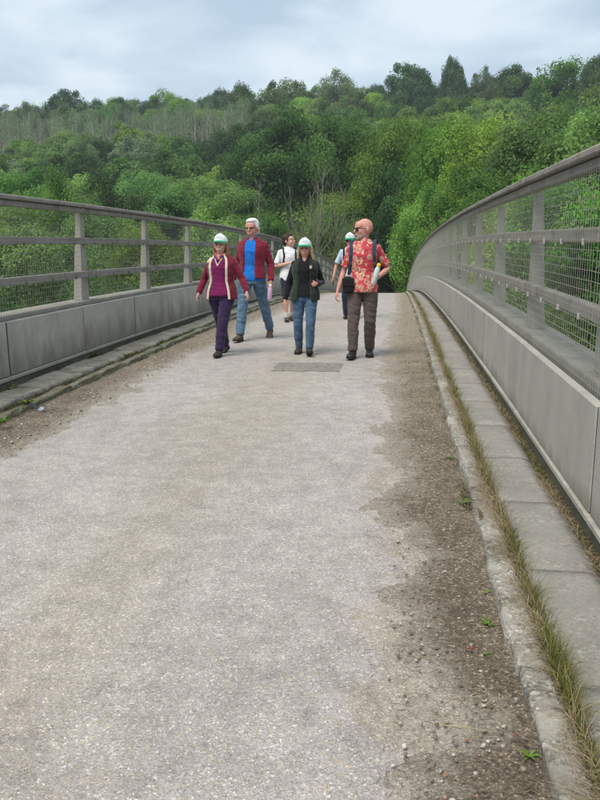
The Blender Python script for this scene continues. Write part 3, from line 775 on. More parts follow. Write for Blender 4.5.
for px, py, r, n, lb in ((487, 630, .04, 12, 'bright green weed in the dirt, lowest of those along the clean kerb'), (485, 598, .035, 3, 'upright single-leaved green weed in the dirt by the clean kerb'),
                         (463, 508, .055, 9, 'spreading green weed against the clean kerb'), (450, 462, .05, 7, 'small green weed by the clean kerb where the dirt widens'),
                         (537, 765, .04, 7, 'yellowish green weed at the foot of the clean kerb'), (485, 660, .03, 5, 'tiny green weed hugging the clean kerb face')):
    x, y_ = on_road(px, py); weed(min(x, KR - .03), y_, r, n, lb, int(px * 7 + py))
for px, py, r, n, lb in ((28, 412, .11, 11, 'leafy bright weed sprouting on the mossy kerb by the blue scrap'), (83, 362, .09, 10, 'leafy green weed in the gutter under the mossy parapet'),
                         (11, 398, .10, 6, 'tall thin weed among the mossy slabs'), (3, 432, .09, 9, 'green weed at the foot of the mossy kerb'), (128, 362, .09, 8, 'grassy weed on the mossy kerb further along')):
    x, y_ = on_road(px, py); weed(max(x, XL + .03), y_, r, n, lb, int(px * 7 + py), .07)

# ------------------------------------------------------------------ gravel, twigs, litter
def stones(name, n, seed, xs, label, smin, smax, ya, yb, pw, stops, dens=None):
    rng = np.random.default_rng(seed); t = (1 + 5 ** .5) / 2
    ico = unit(np.array([(-1, t, 0), (1, t, 0), (-1, -t, 0), (1, -t, 0), (0, -1, t), (0, 1, t), (0, -1, -t), (0, 1, -t), (t, 0, -1), (t, 0, 1), (-t, 0, -1), (-t, 0, 1)], float))
    fi = np.array([(0, 11, 5), (0, 5, 1), (0, 1, 7), (0, 7, 10), (0, 10, 11), (1, 5, 9), (5, 11, 4), (11, 10, 2), (10, 7, 6), (7, 1, 8), (3, 9, 4), (3, 4, 2), (3, 2, 6), (3, 6, 8), (3, 8, 9), (4, 9, 5), (2, 4, 11), (6, 2, 10), (8, 6, 7), (9, 8, 1)])
    y = ya + (yb - ya) * rng.random(n) ** pw; x = xs(rng, n)
    s = smin + (smax - smin) * rng.random(n) ** 3.2
    V = ico[None] * (1 + rng.normal(0, .16, (n, 12, 1))) * s[:, None, None] * rng.uniform(.6, 1.25, (n, 1, 3)) * np.array([1, 1, .6])
    a = rng.uniform(0, 6.28, n); c, d = np.cos(a)[:, None], np.sin(a)[:, None]
    V = np.stack([V[..., 0] * c - V[..., 1] * d, V[..., 0] * d + V[..., 1] * c, V[..., 2]], -1)
    V += np.stack([x, y, road_z(y) + s * .25 + .012], -1)[:, None]
    F = (fi[None] + 12 * np.arange(n)[:, None, None]).reshape(-1, 3)
    o = obj(name, np_mesh(name, V.reshape(-1, 3), F, False, np.repeat(rng.random(n), 12)), build_attr(name + '_stone', stops)); tag(o, label, 'gravel', kind='stuff')
ST = ((0, (.16, .135, .105)), (.35, (.22, .19, .15)), (.62, (.33, .29, .23)), (.8, (.55, .52, .46)), (.9, (.33, .17, .08)), (.96, (.62, .60, .55)), (1, (.10, .095, .09)))
stones('gravel', 5200, 1, lambda r, n: KR - .02 - .42 * r.beta(1.0, 1.4, n), 'loose gravel scattered in the dirt by the clean kerb', .0018, .010, 1.25, 26, 2.2, ST)
stones('gravel', 3200, 2, lambda r, n: KL + .02 + .55 * r.beta(1.1, 1.7, n), 'loose gravel scattered in the dirt by the mossy kerb', .003, .015, 3.5, 26, 1.7, ST)
stones('gravel', 1500, 3, lambda r, n: r.uniform(KL + .4, KR - .3, n), 'sparse loose chippings on the worn road', 0.001, .0045, 1.2, 14, 1.8, ((0, (.24, .215, .18)), (.5, (.40, .36, .31)), (.95, (.58, .54, .49)), (1, (.12, .11, .10))))
def twigs(n, seed):
    rng = np.random.default_rng(seed); V = []; F = []
    y = 1.2 + 9 * rng.random(n) ** 1.8; x = KR - .02 - .6 * rng.beta(1, 2.2, n)
    L = rng.uniform(.012, .06, n); r = rng.uniform(.0005, .0013, n); a = rng.uniform(0, 6.28, n); cv = rng.normal(0, .25, n)
    d = np.stack([np.cos(a), np.sin(a), rng.normal(0, .12, n)], -1); q = np.stack([-np.sin(a), np.cos(a), 0 * a], -1)
    P = np.stack([x, y, road_z(y) + .027 + rng.uniform(0, .006, n)], -1)
    ring = []
    for f, w in ((-.5, .6), (0, 1), (.5, .5)):
        c = P + d * (L * f)[:, None] + q * (L * cv * (f * f))[:, None]
        for k in range(3):
            ang = 2.094 * k; ring.append(c + (q * math.cos(ang) + np.array([0, 0, 1]) * math.sin(ang)) * (r * w)[:, None])
    V = np.stack(ring, 1).reshape(-1, 3); base = 9 * np.arange(n)[:, None]
    F = np.concatenate([base + np.array([[s * 3 + k, s * 3 + (k + 1) % 3, s * 3 + 3 + (k + 1) % 3, s * 3 + 3 + k]]) for s in range(2) for k in range(3)])
    o = obj('twigs', np_mesh('twigs', V, F, True, np.repeat(rng.random(n), 9)), build_attr('twig', ((0, (.09, .065, .045)), (.5, (.22, .17, .115)), (1, (.42, .35, .25))))); tag(o, 'dry twigs and stalks littering the dirt by the clean kerb', 'twigs', kind='stuff')
twigs(4200, 8)
x, y_ = on_road(462, 738)
st = obj('grass_stalk', mesh('grass_stalk', *tube_np([(x - .07, y_ + .01, rz(y_) + .03), (x, y_, rz(y_) + .036), (x + .1, y_ - .004, rz(y_) + .03)], [.0012, .0016, .0008], 5), True), MAT['straw'])
st.data.materials.clear(); st.data.materials.append(plain('pale_stalk', (.45, .38, .2), .8)); tag(st, 'long pale dry grass stalk lying across the dirt', 'stalk')
x, y_ = on_road(43, 414)
lr = random.Random(3)
V = [(x + .016 * (i - 1.5) + lr.uniform(-.01, .01), y_ + .024 * (j - 1.5) + lr.uniform(-.01, .01), rz(y_) + .035 + lr.uniform(0, .028)) for j in range(4) for i in range(4)]
ls = obj('litter_scrap', mesh('litter_scrap', V, [(j * 4 + i, j * 4 + i + 1, j * 4 + i + 5, j * 4 + i + 4) for j in range(3) for i in range(3)]), plain('blue_wrapper', (.3, .36, .55), .4, .6, 40))
tag(ls, 'small crumpled blue and white scrap in the dirt by the mossy kerb', 'litter')
for i, (px, py) in enumerate(((513, 748), (468, 658))):
    x, y_ = on_road(px, py); V = [(x + lr.uniform(-.006, .006) + .007 * (k % 3), y_ + lr.uniform(-.006, .006) + .009 * (k // 3), rz(y_) + .03 + lr.uniform(0, .008)) for k in range(9)]
    o = obj('dead_leaf', mesh('dead_leaf', V, [(0, 1, 4, 3), (1, 2, 5, 4), (3, 4, 7, 6), (4, 5, 8, 7)]), plain('red_leaf', (.2, .055, .03), .8, .4, 60)); tag(o, ['crumpled red dead leaf close to the clean kerb face', 'small red leaf scrap out in the dirt'][i], 'leaf')

# ------------------------------------------------------------------ the air of the valley
hv = NT('valley_haze'); hv.t.nodes.remove(hv.b); pv = hv.node('ShaderNodeVolumePrincipled'); pv.inputs['Color'].default_value = (.80, .87, .95, 1)
pv.inputs['Density'].default_value = .0004; pv.inputs['Anisotropy'].default_value = .2
hv.link(pv.outputs[0], hv.t.nodes['Material Output'].inputs['Volume'])
hz = obj('haze', mesh('haze', *box_vf(-720, 620, -170, 1520, -12, 98)), hv.m); tag(hz, 'thin pale haze filling the air of the wooded valley', 'haze', kind='stuff')

# ------------------------------------------------------------------ people
class Soup:
    """overlapping closed shells that a voxel remesh fuses into one skin"""
    def __init__(s): s.v = []; s.f = []
    def add(s, v, f):
        o = len(s.v); s.v += [tuple(p) for p in v]; s.f += [tuple(i + o for i in q) for q in f]
    def tube(s, pts, k=14, side=(1, 0, 0), round_=True):
        """pts: (pos, rx, ry); rx lies along `side`"""
        P = [Vector(p[0]) for p in pts]; ra = [(p[1], p[2] if len(p) > 2 else p[1]) for p in pts]
        if round_:
            t0 = (P[0] - P[1]).normalized(); t1 = (P[-1] - P[-2]).normalized(); m0 = min(ra[0]); m1 = min(ra[-1])
            P = [P[0] + t0 * m0 * .8, P[0] + t0 * m0 * .5] + P + [P[-1] + t1 * m1 * .5, P[-1] + t1 * m1 * .8]
            ra = [(ra[0][0] * .35, ra[0][1] * .35), (ra[0][0] * .8, ra[0][1] * .8)] + ra + [(ra[-1][0] * .8, ra[-1][1] * .8), (ra[-1][0] * .35, ra[-1][1] * .35)]
        V = []; F = []; n = len(P); sd_ = Vector(side)
        for i in range(n):
            t = (P[min(i + 1, n - 1)] - P[max(i - 1, 0)]).normalized(); a = sd_ - t * sd_.dot(t)
            if a.length < .15: a = Vector((0, 1, 0)) - t * t.y
            a.normalize(); b = t.cross(a)
            for j in range(k):
                w = 2 * math.pi * j / k; V.append(P[i] + a * (ra[i][0] * math.cos(w)) + b * (ra[i][1] * math.sin(w)))
            if i:
                p, q = k * (i - 1), k * i
                for j in range(k): F.append((p + j, p + (j + 1) % k, q + (j + 1) % k, q + j))
        F.append(tuple(range(k))[::-1]); F.append(tuple(range(k * (n - 1), k * n)))
        s.add(V, F)
    def ball(s, c, r, M3=None, k=14, m=9):
        r = Vector(r if hasattr(r, '__len__') else (r, r, r)); c = Vector(c); V = []; F = []
        for i in range(1, m):
            a = math.pi * i / m
            for j in range(k):
                w = 2 * math.pi * j / k; p = Vector((r.x * math.sin(a) * math.cos(w), r.y * math.sin(a) * math.sin(w), r.z * math.cos(a)))
                V.append(c + (M3 @ p if M3 else p))
        for i in range(m - 2):
            for j in range(k): F.append((i * k + j, (i + 1) * k + j, (i + 1) * k + (j + 1) % k, i * k + (j + 1) % k))
        t = len(V); V += [c + (M3 @ Vector((0, 0, r.z)) if M3 else Vector((0, 0, r.z))), c - (M3 @ Vector((0, 0, r.z)) if M3 else Vector((0, 0, r.z)))]
        for j in range(k): F.append((t, j, (j + 1) % k)); F.append((t + 1, (m - 2) * k + (j + 1) % k, (m - 2) * k + j))
        s.add(V, F)
    def shell(s, secs, gap, th=.022, k=30):
        """open-fronted garment: secs = (z, cx, cy, rx, ry), gap = half-opening angle per section about the front (-y)"""
        V = []; F = []
        n = len(secs)
        for (z, cx, cy, rx, ry), g in zip(secs, gap):
            gl, gr = g if isinstance(g, tuple) else (g, g)
            for j in range(k + 1):
                w = -math.pi / 2 + gr + (2 * math.pi - gl - gr) * j / k
                V.append((cx + rx * math.cos(w), cy + ry * math.sin(w), z)); V.append((cx + (rx - th) * math.cos(w), cy + (ry - th) * math.sin(w), z))
        m = 2 * (k + 1)
        for i in range(n - 1):
            a, b = i * m, (i + 1) * m
            for j in range(k):
                F.append((a + 2 * j, a + 2 * j + 2, b + 2 * j + 2, b + 2 * j)); F.append((a + 2 * j + 1, b + 2 * j + 1, b + 2 * j + 3, a + 2 * j + 3))
            F.append((a, b, b + 1, a + 1)); F.append((a + m - 2, a + m - 1, b + m - 1, b + m - 2))
        for j in range(k):
            F.append((2 * j, 2 * j + 1, 2 * j + 3, 2 * j + 2)); q = (n - 1) * m; F.append((q + 2 * j, q + 2 * j + 2, q + 2 * j + 3, q + 2 * j + 1))
        s.add(V, F)
    def make(s, name, mat, parent, voxel=.008, smooth=6, amp=0.0, fs=18.0, seed=0, stretch=.5):
        me = mesh('tmp', s.v, s.f); o = bpy.data.objects.new('tmp', me); col.objects.link(o)
        md = o.modifiers.new('r', 'REMESH'); md.mode = 'VOXEL'; md.voxel_size = voxel; md.use_smooth_shade = True
        sm = o.modifiers.new('s', 'SMOOTH'); sm.factor = .5; sm.iterations = smooth
        dg = bpy.context.evaluated_depsgraph_get(); out = bpy.data.meshes.new_from_object(o.evaluated_get(dg))
        bpy.data.objects.remove(o); bpy.data.meshes.remove(me)
        out.name = name; out.polygons.foreach_set('use_smooth', [True] * len(out.polygons))
        if amp:
            nv = [v.normal.copy() for v in out.vertices]
            for v, nn in zip(out.vertices, nv):
                p = Vector((v.co.x * fs * .7 + seed, v.co.y * fs * .7, v.co.z * fs * stretch + seed * .37))
                q = mnoise.noise(p) + .5 * mnoise.noise(p * 2.1); r = 1 - abs(mnoise.noise(Vector((v.co.x * 6 + v.co.z * 9 + seed, v.co.y * 6, v.co.z * 15)))) * 2.2
                v.co += nn * (amp * (q * .45 + r * .4))
        out.materials.clear(); out.materials.append(mat)
        return obj(name, out, None, parent)

def skin_mat(name, c, blotch=.12):
    n = NT(name, .55, .35); o = n.obj(); a = n.noise(o, 24, 4)
    k = n.mix(n.ramp(a, (.35, 0), (.7, 1)), c, (c[0] * (1 + blotch), c[1] * (1 - blotch), c[2] * (1 - blotch)))
    n.b.inputs['Subsurface Weight'].default_value = .08; n.b.inputs['Subsurface Radius'].default_value = (.01, .004, .002)
    return n.done(k, n.bump(n.noise(o, 260, 2), .1, .001))
SK = {'fair': skin_mat('fair_skin', (.58, .36, .275)), 'ruddy': skin_mat('ruddy_skin', (.56, .30, .23)), 'tan': skin_mat('tanned_skin', (.48, .27, .19))}
def hair_mat(name, c1, c2):
    n = NT(name, .6, .3); o = n.obj(scale=(160, 160, 12)); a = n.noise(o, 1, 3, .6)
    return n.done(n.mix(n.ramp(a, (.35, 0), (.65, 1)), c1, c2), n.bump(a, .6, .006))
PM = dict(white_hair=hair_mat('white_hair', (.55, .54, .52), (.82, .81, .78)), brown_hair=hair_mat('brown_blond_hair', (.12, .06, .03), (.34, .20, .10)),
          blond_hair=hair_mat('blond_hair', (.32, .22, .11), (.62, .48, .29)), dark_hair=hair_mat('dark_hair', (.018, .01, .007), (.06, .035, .022)),
          beard=hair_mat('grey_beard', (.22, .17, .14), (.45, .38, .33)),
          maroon=fabric('maroon_fleece', (.165, .014, .032)), cream=fabric('cream_fleece', (.62, .57, .45)), plum=fabric('plum_top', (.165, .012, .085), fold=.35),
          purple=fabric('dark_purple_trousers', (.035, .020, .062)), cardigan=fabric('dark_red_cardigan', (.195, .016, .034)), blue=fabric('blue_polo', (.012, .165, .58), fold=.35),
          jeans=fabric('blue_jeans', (.095, .165, .245), var=.38), jeans2=fabric('dark_blue_jeans', (.062, .115, .185), var=.45), black=fabric('black_knit', (.012, .011, .014)), gilet=fabric('dark_green_gilet', (.022, .033, .024), fold=.6),
          white=fabric('white_cotton', (.72, .73, .74), var=.06), pale=fabric('pale_blue_cotton', (.48, .58, .68), var=.08), navy=fabric('navy_cloth', (.018, .024, .045)), khaki=fabric('dark_khaki', (.055, .058, .032)),
          brown=fabric('brown_trousers', (.096, .072, .064)), boot=plain('dark_boot_leather', (.030, .025, .022), .6, .3, 40, .4), boot_brown=plain('brown_boot_suede', (.085, .062, .045), .8, .3, 40),
          boot_black=plain('black_boot_leather', (.012, .012, .013), .5, .3, 40, .5), sole=plain('boot_sole', (.02, .018, .016), .9), sock=fabric('white_sock', (.62, .6, .57)),
          cap=plain('white_cap_foam', (.76, .79, .78), .85, .05, 60), green=plain('green_cap_brim', (.012, .30, .155), .75, .12, 60), teal=plain('faint_cap_print', (.50, .66, .64), .85),
          lens=plain('dark_lens', (.012, .012, .014), .15, .1, 10, .6, 0), frame=plain('dark_glasses_frame', (.02, .018, .018), .4), eye=plain('eye', (.04, .028, .02), .3, .1, 10, .5, 0), lip=plain('lips', (.42, .19, .15), .5),
          teeth=plain('teeth', (.75, .70, .63), .4), strap=fabric('backpack_strap', (.032, .052, .085)), strap_black=fabric('black_strap', (.012, .012, .013)), bag=fabric('black_bag_cloth', (.014, .014, .016)),
          pack=fabric('backpack_cloth', (.022, .034, .055)), pink=plain('pink_bottle', (.66, .42, .58), .35, .05, 20, .5), clear=plain('pale_bottle', (.60, .64, .64), .2, .08, 20, .5), yellow=plain('yellow_cap', (.75, .42, .01), .4), dark=plain('black_plastic', (.015, .015, .016), .4),
          buckle=plain('strap_buckle', (.05, .05, .05), .4), mark=plain('pale_badge', (.55, .42, .36), .7))
def scarf_mat():
    n = NT('striped_scarf', .85, .2); o = n.obj(); x, y, z = n.sep(o)
    w = n.math('FRACT', n.math('MULTIPLY', n.math('ADD', n.math('ADD', x, n.math('MULTIPLY', z, .8)), n.math('MULTIPLY', n.noise(o, 12), .02)), 11.0))
    return n.done(n.ramp(w, (0, (.55, .14, .02)), (.25, (.55, .14, .02)), (.3, (.5, .35, .04)), (.45, (.35, .04, .05)), (.6, (.06, .05, .25)), (.8, (.10, .03, .20)), (1, (.02, .05, .25))))
PM['scarf'] = scarf_mat()
def floral():
    n = NT('red_floral_shirt', .85, .2); o = n.obj()
    wob = n.node('ShaderNodeVectorMath', operation='ADD'); nv = n.node('ShaderNodeTexNoise'); nv.inputs['Scale'].default_value = 38; n.link(o, nv.inputs['Vector'])
    sc_ = n.node('ShaderNodeVectorMath', operation='SCALE'); n.link(nv.outputs['Color'], sc_.inputs[0]); sc_.inputs['Scale'].default_value = .034
    n.link(o, wob.inputs[0]); n.link(sc_.outputs[0], wob.inputs[1]); w = wob.outputs[0]
    d = n.vor(w, 14.5, rand=.7)
    red = n.mix(n.ramp(n.noise(o, 45, 3), (.4, 0), (.6, 1)), (.42, .032, .05), (.56, .085, .10))
    pet = n.ramp(d, (.46, 1), (.55, 0)); rip = n.ramp(n.vor(w, 44), (.25, 1), (.5, 0))
    k = n.mix(n.math('MULTIPLY', pet, n.math('ADD', n.math('MULTIPLY', rip, .75), .3), True), red, (.70, .60, .42))
    k = n.mix(n.ramp(d, (.13, 1), (.20, 0)), k, (.19, .11, .05))
    leaf = n.ramp(n.vor(w, 26), (.14, 1), (.2, 0)); k = n.mix(n.math('MULTIPLY', leaf, .6), k, (.16, .03, .03))
    fo = n.noise(n.obj(scale=(1, 1, .55)), 20, 3, .5, .8)
    return n.done(k, n.bump(fo, .5, .02))
PM['floral'] = floral()

def ik(h, a, l1, l2, bend):
    d = a - h; L = min(d.length, (l1 + l2) * .999); d.normalize(); x = (l1 * l1 - l2 * l2 + L * L) / (2 * L); y = math.sqrt(max(0, l1 * l1 - x * x))
    b = Vector(bend); b = (b - d * b.dot(d)).normalized(); return h + d * x + b * y

class Person:
    def __init__(s, label, x, y, H, rot, feet, arms, look=(0, 0), build=1.0, skin='fair', hips=(0, 0), lean=0.0, female=False):
        """feet: per side (x, y, lift, pitch); arms: per side (elbow offset, wrist offset) from the shoulder, in units of height; faces -y"""
        s.H = H; s.u = H / 1.75; s.b = build; s.fem = female; u = s.u
        s.root = tag(empty('person', (x, y, rz(y) + .002), rot), label, 'person', 'walkers crossing the bridge')
        s.sk = SK[skin]; s.look = look
        s.slope = -math.atan(G - K * y)
        hx, hy = hips
        s.pel = Vector((hx, hy, .525 * H)); s.hip = [s.pel + Vector((sd * .053 * H, 0, -.01 * H)) for sd in (-1, 1)]
        s.ank = [Vector((f[0], f[1], (.083 * u) + f[2] - f[1] * math.tan(s.slope))) for f in feet]; s.pitch = [f[3] for f in feet]
        s.knee = [ik(s.hip[i], s.ank[i], .245 * H, .235 * H, (.12 * (-1, 1)[i], -1, 0)) for i in (0, 1)]
        s.lean = lean; sw = .092 if female else .099
        s.chest = Vector((hx * .6, hy + lean, .72 * H)); s.nb = Vector((hx * .4, hy + lean * 1.3 + .012 * u, .845 * H))
        s.sho = [Vector((hx * .4 + sd * sw * H * (build ** .4), s.nb.y + .008, .796 * H)) for sd in (-1, 1)]
        s.elb = [s.sho[i] + Vector(arms[i][0]) * H for i in (0, 1)]; s.wri = [s.sho[i] + Vector(arms[i][1]) * H for i in (0, 1)]
        s.hs = H / 6.55 / .235; s.hc = Vector((hx * .4, s.nb.y - .018 * u, H - .122 * s.hs))
        s.HM = Matrix.Rotation(look[0], 3, 'Z') @ Matrix.Rotation(look[1], 3, 'X')
    def hp(s, p): return s.hc + s.HM @ (Vector(p) * s.hs)
    # torso cross-sections: (height fraction, half width, half depth, y shift)
    def tor(s):
        f = s.fem
        return [(.47, .088, .068, 0), (.52, .098, .074, 0), (.57, .092 if f else .094, .070, 0), (.62, .082 if f else .090, .064, -.002), (.68, .090 if f else .097, .068, -.006), (.73, .098 if f else .106, .074, -.010), (.775, .100 if f else .111, .068, -.004), (.81, .090 if f else .101, .056, .004), (.835, .062, .047, .006), (.855, .040, .038, .006)]
    def axis(s, f):
        t = max(0, min(1, (f - .525) / .32)); a = s.pel.lerp(s.nb, t); return a.x, a.y
    def torso(s, S, z0, z1, grow=0.0, gx=1.0, hem=0.0):
        pts = []; secs = [q for q in s.tor() if z0 - 1e-6 <= q[0] <= z1 + 1e-6]
        def at_(f):
            T_ = s.tor()
            for a, b in zip(T_, T_[1:]):
                if a[0] <= f <= b[0]:
                    t = (f - a[0]) / (b[0] - a[0]); return tuple(p + (q - p) * t for p, q in zip(a, b))
            return T_[0] if f < T_[0][0] else T_[-1]
        if secs[0][0] > z0 + .004: secs = [at_(z0)] + secs
        for f, w, d, sh in secs:
            ax, ay = s.axis(f); bl = s.b if f < .8 else s.b ** .5; e = hem * max(0, (.62 - f) / .1)
            pts.append((Vector((ax, ay + sh * s.H, f * s.H)), (w * s.H * bl + grow) * gx + e, d * s.H * bl + grow + e))
        S.tube(pts, 26, round_=False); return pts
    def hand(s, S, i, curl=.6, palm=None, thumb=None, spread=1.0):
        w = s.wri[i]; d = (w - s.elb[i]).normalized(); u = s.u * (.92 if s.fem else 1)
        sd = (-1, 1)[i]
        n = Vector(palm) if palm else Vector((-sd, .25, 0)); n = (n - d * n.dot(d)).normalized()     # palm faces this way
        a = Vector(thumb) if thumb else Vector((0, -1, 0)); a = (a - d * a.dot(d) - n * a.dot(n)).normalized()   # thumb side
        S.tube([(w - d * .02, .021 * u, .026 * u), (w + d * .012 * u, .018 * u, .029 * u), (w + d * .05 * u, .016 * u, .040 * u), (w + d * .085 * u, .014 * u, .040 * u)], 10, side=n)
        for q, L in zip((1.05, .36, -.34, -1.0), (.072, .080, .075, .058)):
            c = curl * (1 + .12 * (1 - q)); b0 = w + d * .08 * u + a * (q * .0305 * u * spread)
            d1 = (d * math.cos(c * .6) + n * math.sin(c * .6)); d2 = d * math.cos(c * 1.5) + n * math.sin(c * 1.5); d3 = d * math.cos(c * 2.2) + n * math.sin(c * 2.2); L *= u
            p1 = b0 + d1 * L * .45; p2 = p1 + d2 * L * .33; p3 = p2 + d3 * L * .25
            S.tube([(b0, .0098 * u), (p1, .0092 * u), (p2, .0085 * u), (p3, .0075 * u)], 8)
        t0 = w + d * .028 * u + a * .024 * u; t1 = t0 + (a * .75 + d * .55 + n * .35).normalized() * .036 * u; t2 = t1 + (d * .85 + a * .2 + n * .5).normalized() * .032 * u
        S.tube([(t0, .0135 * u), (t1, .011 * u), (t2, .009 * u)], 8)
    def body(s, hands=({}, {}), legs=True):
        S = Soup(); H, u = s.H, s.u; hs = s.hs; M3 = s.HM
        def hb(c, r): S.ball(s.hp(c), [q * hs for q in r], M3)
        hb((0, .018, .028), (.076, .096, .092)); hb((0, -.022, -.03), (.061, .074, .082)); hb((0, -.062, -.088), (.030, .028, .026))
        hb((-.034, -.066, -.026), (.028, .027, .030)); hb((.034, -.066, -.026), (.028, .027, .030)); hb((0, -.05, .045), (.062, .048, .05))
        for sd in (-1, 1): hb((sd * .077, .014, -.008), (.011, .02, .031))
        def ht(pts, k=8): S.tube([(s.hp(p), r * hs) for p, r in pts], k)
        ht((((0, -.094, .018), .009), ((0, -.108, -.008), .011), ((0, -.116, -.022), .014))); ht((((-.042, -.082, .028), .010), ((0, -.094, .027), .010), ((.042, -.082, .028), .010)))
        ht((((-.02, -.094, -.056), .010), ((.02, -.094, -.056), .010))); ht((((-.018, -.09, -.070), .010), ((.018, -.09, -.070), .010)))
        S.tube([(s.hp((0, .02, -.05)), .052 * u, .054 * u), (s.nb + Vector((0, .004, .01)), .056 * u * (s.b ** .3), .058 * u), (s.nb + Vector((0, .01, -.05)), .08 * u, .06 * u)], 14)
        s.torso(S, .53, .855, -.014)
        for i in (0, 1):
            a = s.sho[i]; S.tube([(a, .046 * u), (a.lerp(s.elb[i], .5), .043 * u), (s.elb[i], .036 * u), (s.elb[i].lerp(s.wri[i], .3), .037 * u), (s.wri[i], .024 * u, .029 * u)], 12)
            s.hand(S, i, **hands[i])
            S.tube([(s.hip[i], .070 * u), (s.hip[i].lerp(s.knee[i], .6), .056 * u), (s.knee[i], .045 * u), (s.knee[i].lerp(s.ank[i], .3), .049 * u), (s.ank[i], .032 * u)], 12)
        s.bodyo = S.make('body', s.sk, s.root, .0076, 3)
        # eyes and mouth
        for sd in (-1, 1):
            E_ = Soup(); E_.ball(s.hp((sd * .031, -.090, .006)), [q * hs for q in (.0125, .008, .0065)], M3, 8, 6); me = mesh('eye', E_.v, E_.f, True); obj('eye', me, PM['eye'], s.root)
        L = Soup(); L.tube([(s.hp((-.024, -.099, -.062)), .005 * hs, .006 * hs), (s.hp((0, -.107, -.0645)), .006 * hs, .007 * hs), (s.hp((.024, -.099, -.062)), .005 * hs, .006 * hs)], 8); obj('mouth', mesh('mouth', L.v, L.f, True), PM['lip'], s.root)
    def smile(s):
        L = Soup(); hs = s.hs
        L.tube([(s.hp((-.026, -.099, -.054)), .003 * hs), (s.hp((-.012, -.108, -.061)), .0036 * hs), (s.hp((.012, -.108, -.061)), .0036 * hs), (s.hp((.026, -.099, -.054)), .003 * hs)], 8); obj('teeth', mesh('teeth', L.v, L.f, True), PM['teeth'], s.root)
    def trousers(s, mat, wid=1.0, short=None, amp=.006, seed=0, name='trousers'):
        S = Soup(); u = s.u; bt = s.b ** .5
        s.torso(S, .472, .60, .008)
        for i in (0, 1):
            h, k, a = s.hip[i], s.knee[i], s.ank[i]
            pts = [(h + Vector((0, 0, .03)), .088 * u * bt, .094 * u), (h.lerp(k, .22), .088 * u * wid * bt, .092 * u * wid), (h.lerp(k, .6), .074 * u * wid, .078 * u * wid)]
            if short: pts += [(h.lerp(k, short), .080 * u * wid, .082 * u * wid)]
            else: pts += [(k, .063 * u * wid, .066 * u * wid), (k.lerp(a, .35), .060 * u * wid, .066 * u * wid), (k.lerp(a, .75), .053 * u * wid, .059 * u * wid), (k.lerp(a, .97), .052 * u * wid, .060 * u * wid)]
            S.tube(pts, 16, round_=False)
        S.make(name, mat, s.root, .0095, 3, amp, 15, seed + 3)
    def boots(s, mat, sole='sole', high=.1, sc=1.0):
        u = s.u * sc
        for i in (0, 1):
            a = s.ank[i]; B = Soup(); out = (-1, 1)[i] * .10
            Rm = Matrix.Rotation(s.pitch[i] + s.slope * (1 if abs(s.pitch[i]) < .05 else .3), 3, 'X') @ Matrix.Rotation(out, 3, 'Z')
            def q(x, y, z): return a + Rm @ (Vector((x, y, z)) * u)
            B.tube([(q(0, .052, -.035), .034 * u, .034 * u), (q(0, .0, -.022), .038 * u, .048 * u), (q(0, -.07, -.034), .043 * u, .036 * u), (q(0, -.13, -.044), .046 * u, .027 * u), (q(0, -.165, -.050), .038 * u, .020 * u)], 14, side=Rm @ Vector((1, 0, 0)))
            B.tube([(q(0, .012, -.03), .042 * u, .05 * u), (q(0, .008, .03), .045 * u, .05 * u), (a + (s.knee[i] - a).normalized() * high * u, .05 * u, .054 * u)], 14)
            bo = B.make('boot', mat, s.root, .0075, 3, .0025, 30, i)
            So = Soup(); out_ = [(.0, .088), (-.028, .078), (-.037, .04), (-.033, -.01), (-.043, -.08), (-.047, -.13), (-.036, -.175), (-.0, -.195), (.036, -.175), (.047, -.13), (.043, -.08), (.033, -.01), (.037, .04), (.028, .078)]
            V = [q(x, y, -.075) for x, y in out_] + [q(x, y, -.052) for x, y in out_]; n = len(out_)
            F = [tuple(range(n)), tuple(range(n, 2 * n))[::-1]] + [(j, j + n, (j + 1) % n + n, (j + 1) % n) for j in range(n)]
            obj('sole', mesh('sole', V, F), PM[sole], bo)
    def top(s, mat, sleeve='long', hem=.53, amp=.009, seed=0, name='top', grow=.010, loose=1.0, neck=.855, flare=.0):
        S = Soup(); u = s.u
        s.torso(S, hem, neck, grow, hem=flare)
        for i in (0, 1):
            a, e_, w = s.sho[i], s.elb[i], s.wri[i]; inn = a + Vector(((1, -1)[i] * .06 * u, 0, .012)); g = loose
            pts = [(inn, .05 * u, .06 * u), (a, .052 * u * g, .062 * u * g), (a.lerp(e_, .45), .050 * u * g, .055 * u * g)]
            if sleeve == 'long': pts += [(e_, .048 * u * g, .050 * u * g), (e_.lerp(w, .5), .044 * u * g, .046 * u * g), (e_.lerp(w, .93), .037 * u * g, .040 * u * g)]
            elif sleeve == 'short': pts += [(a.lerp(e_, .82), .060 * u * g, .064 * u * g)]
            if sleeve != 'none': S.tube(pts, 14, round_=False)
        return S.make(name, mat, s.root, .0092, 4, amp, 14, seed)
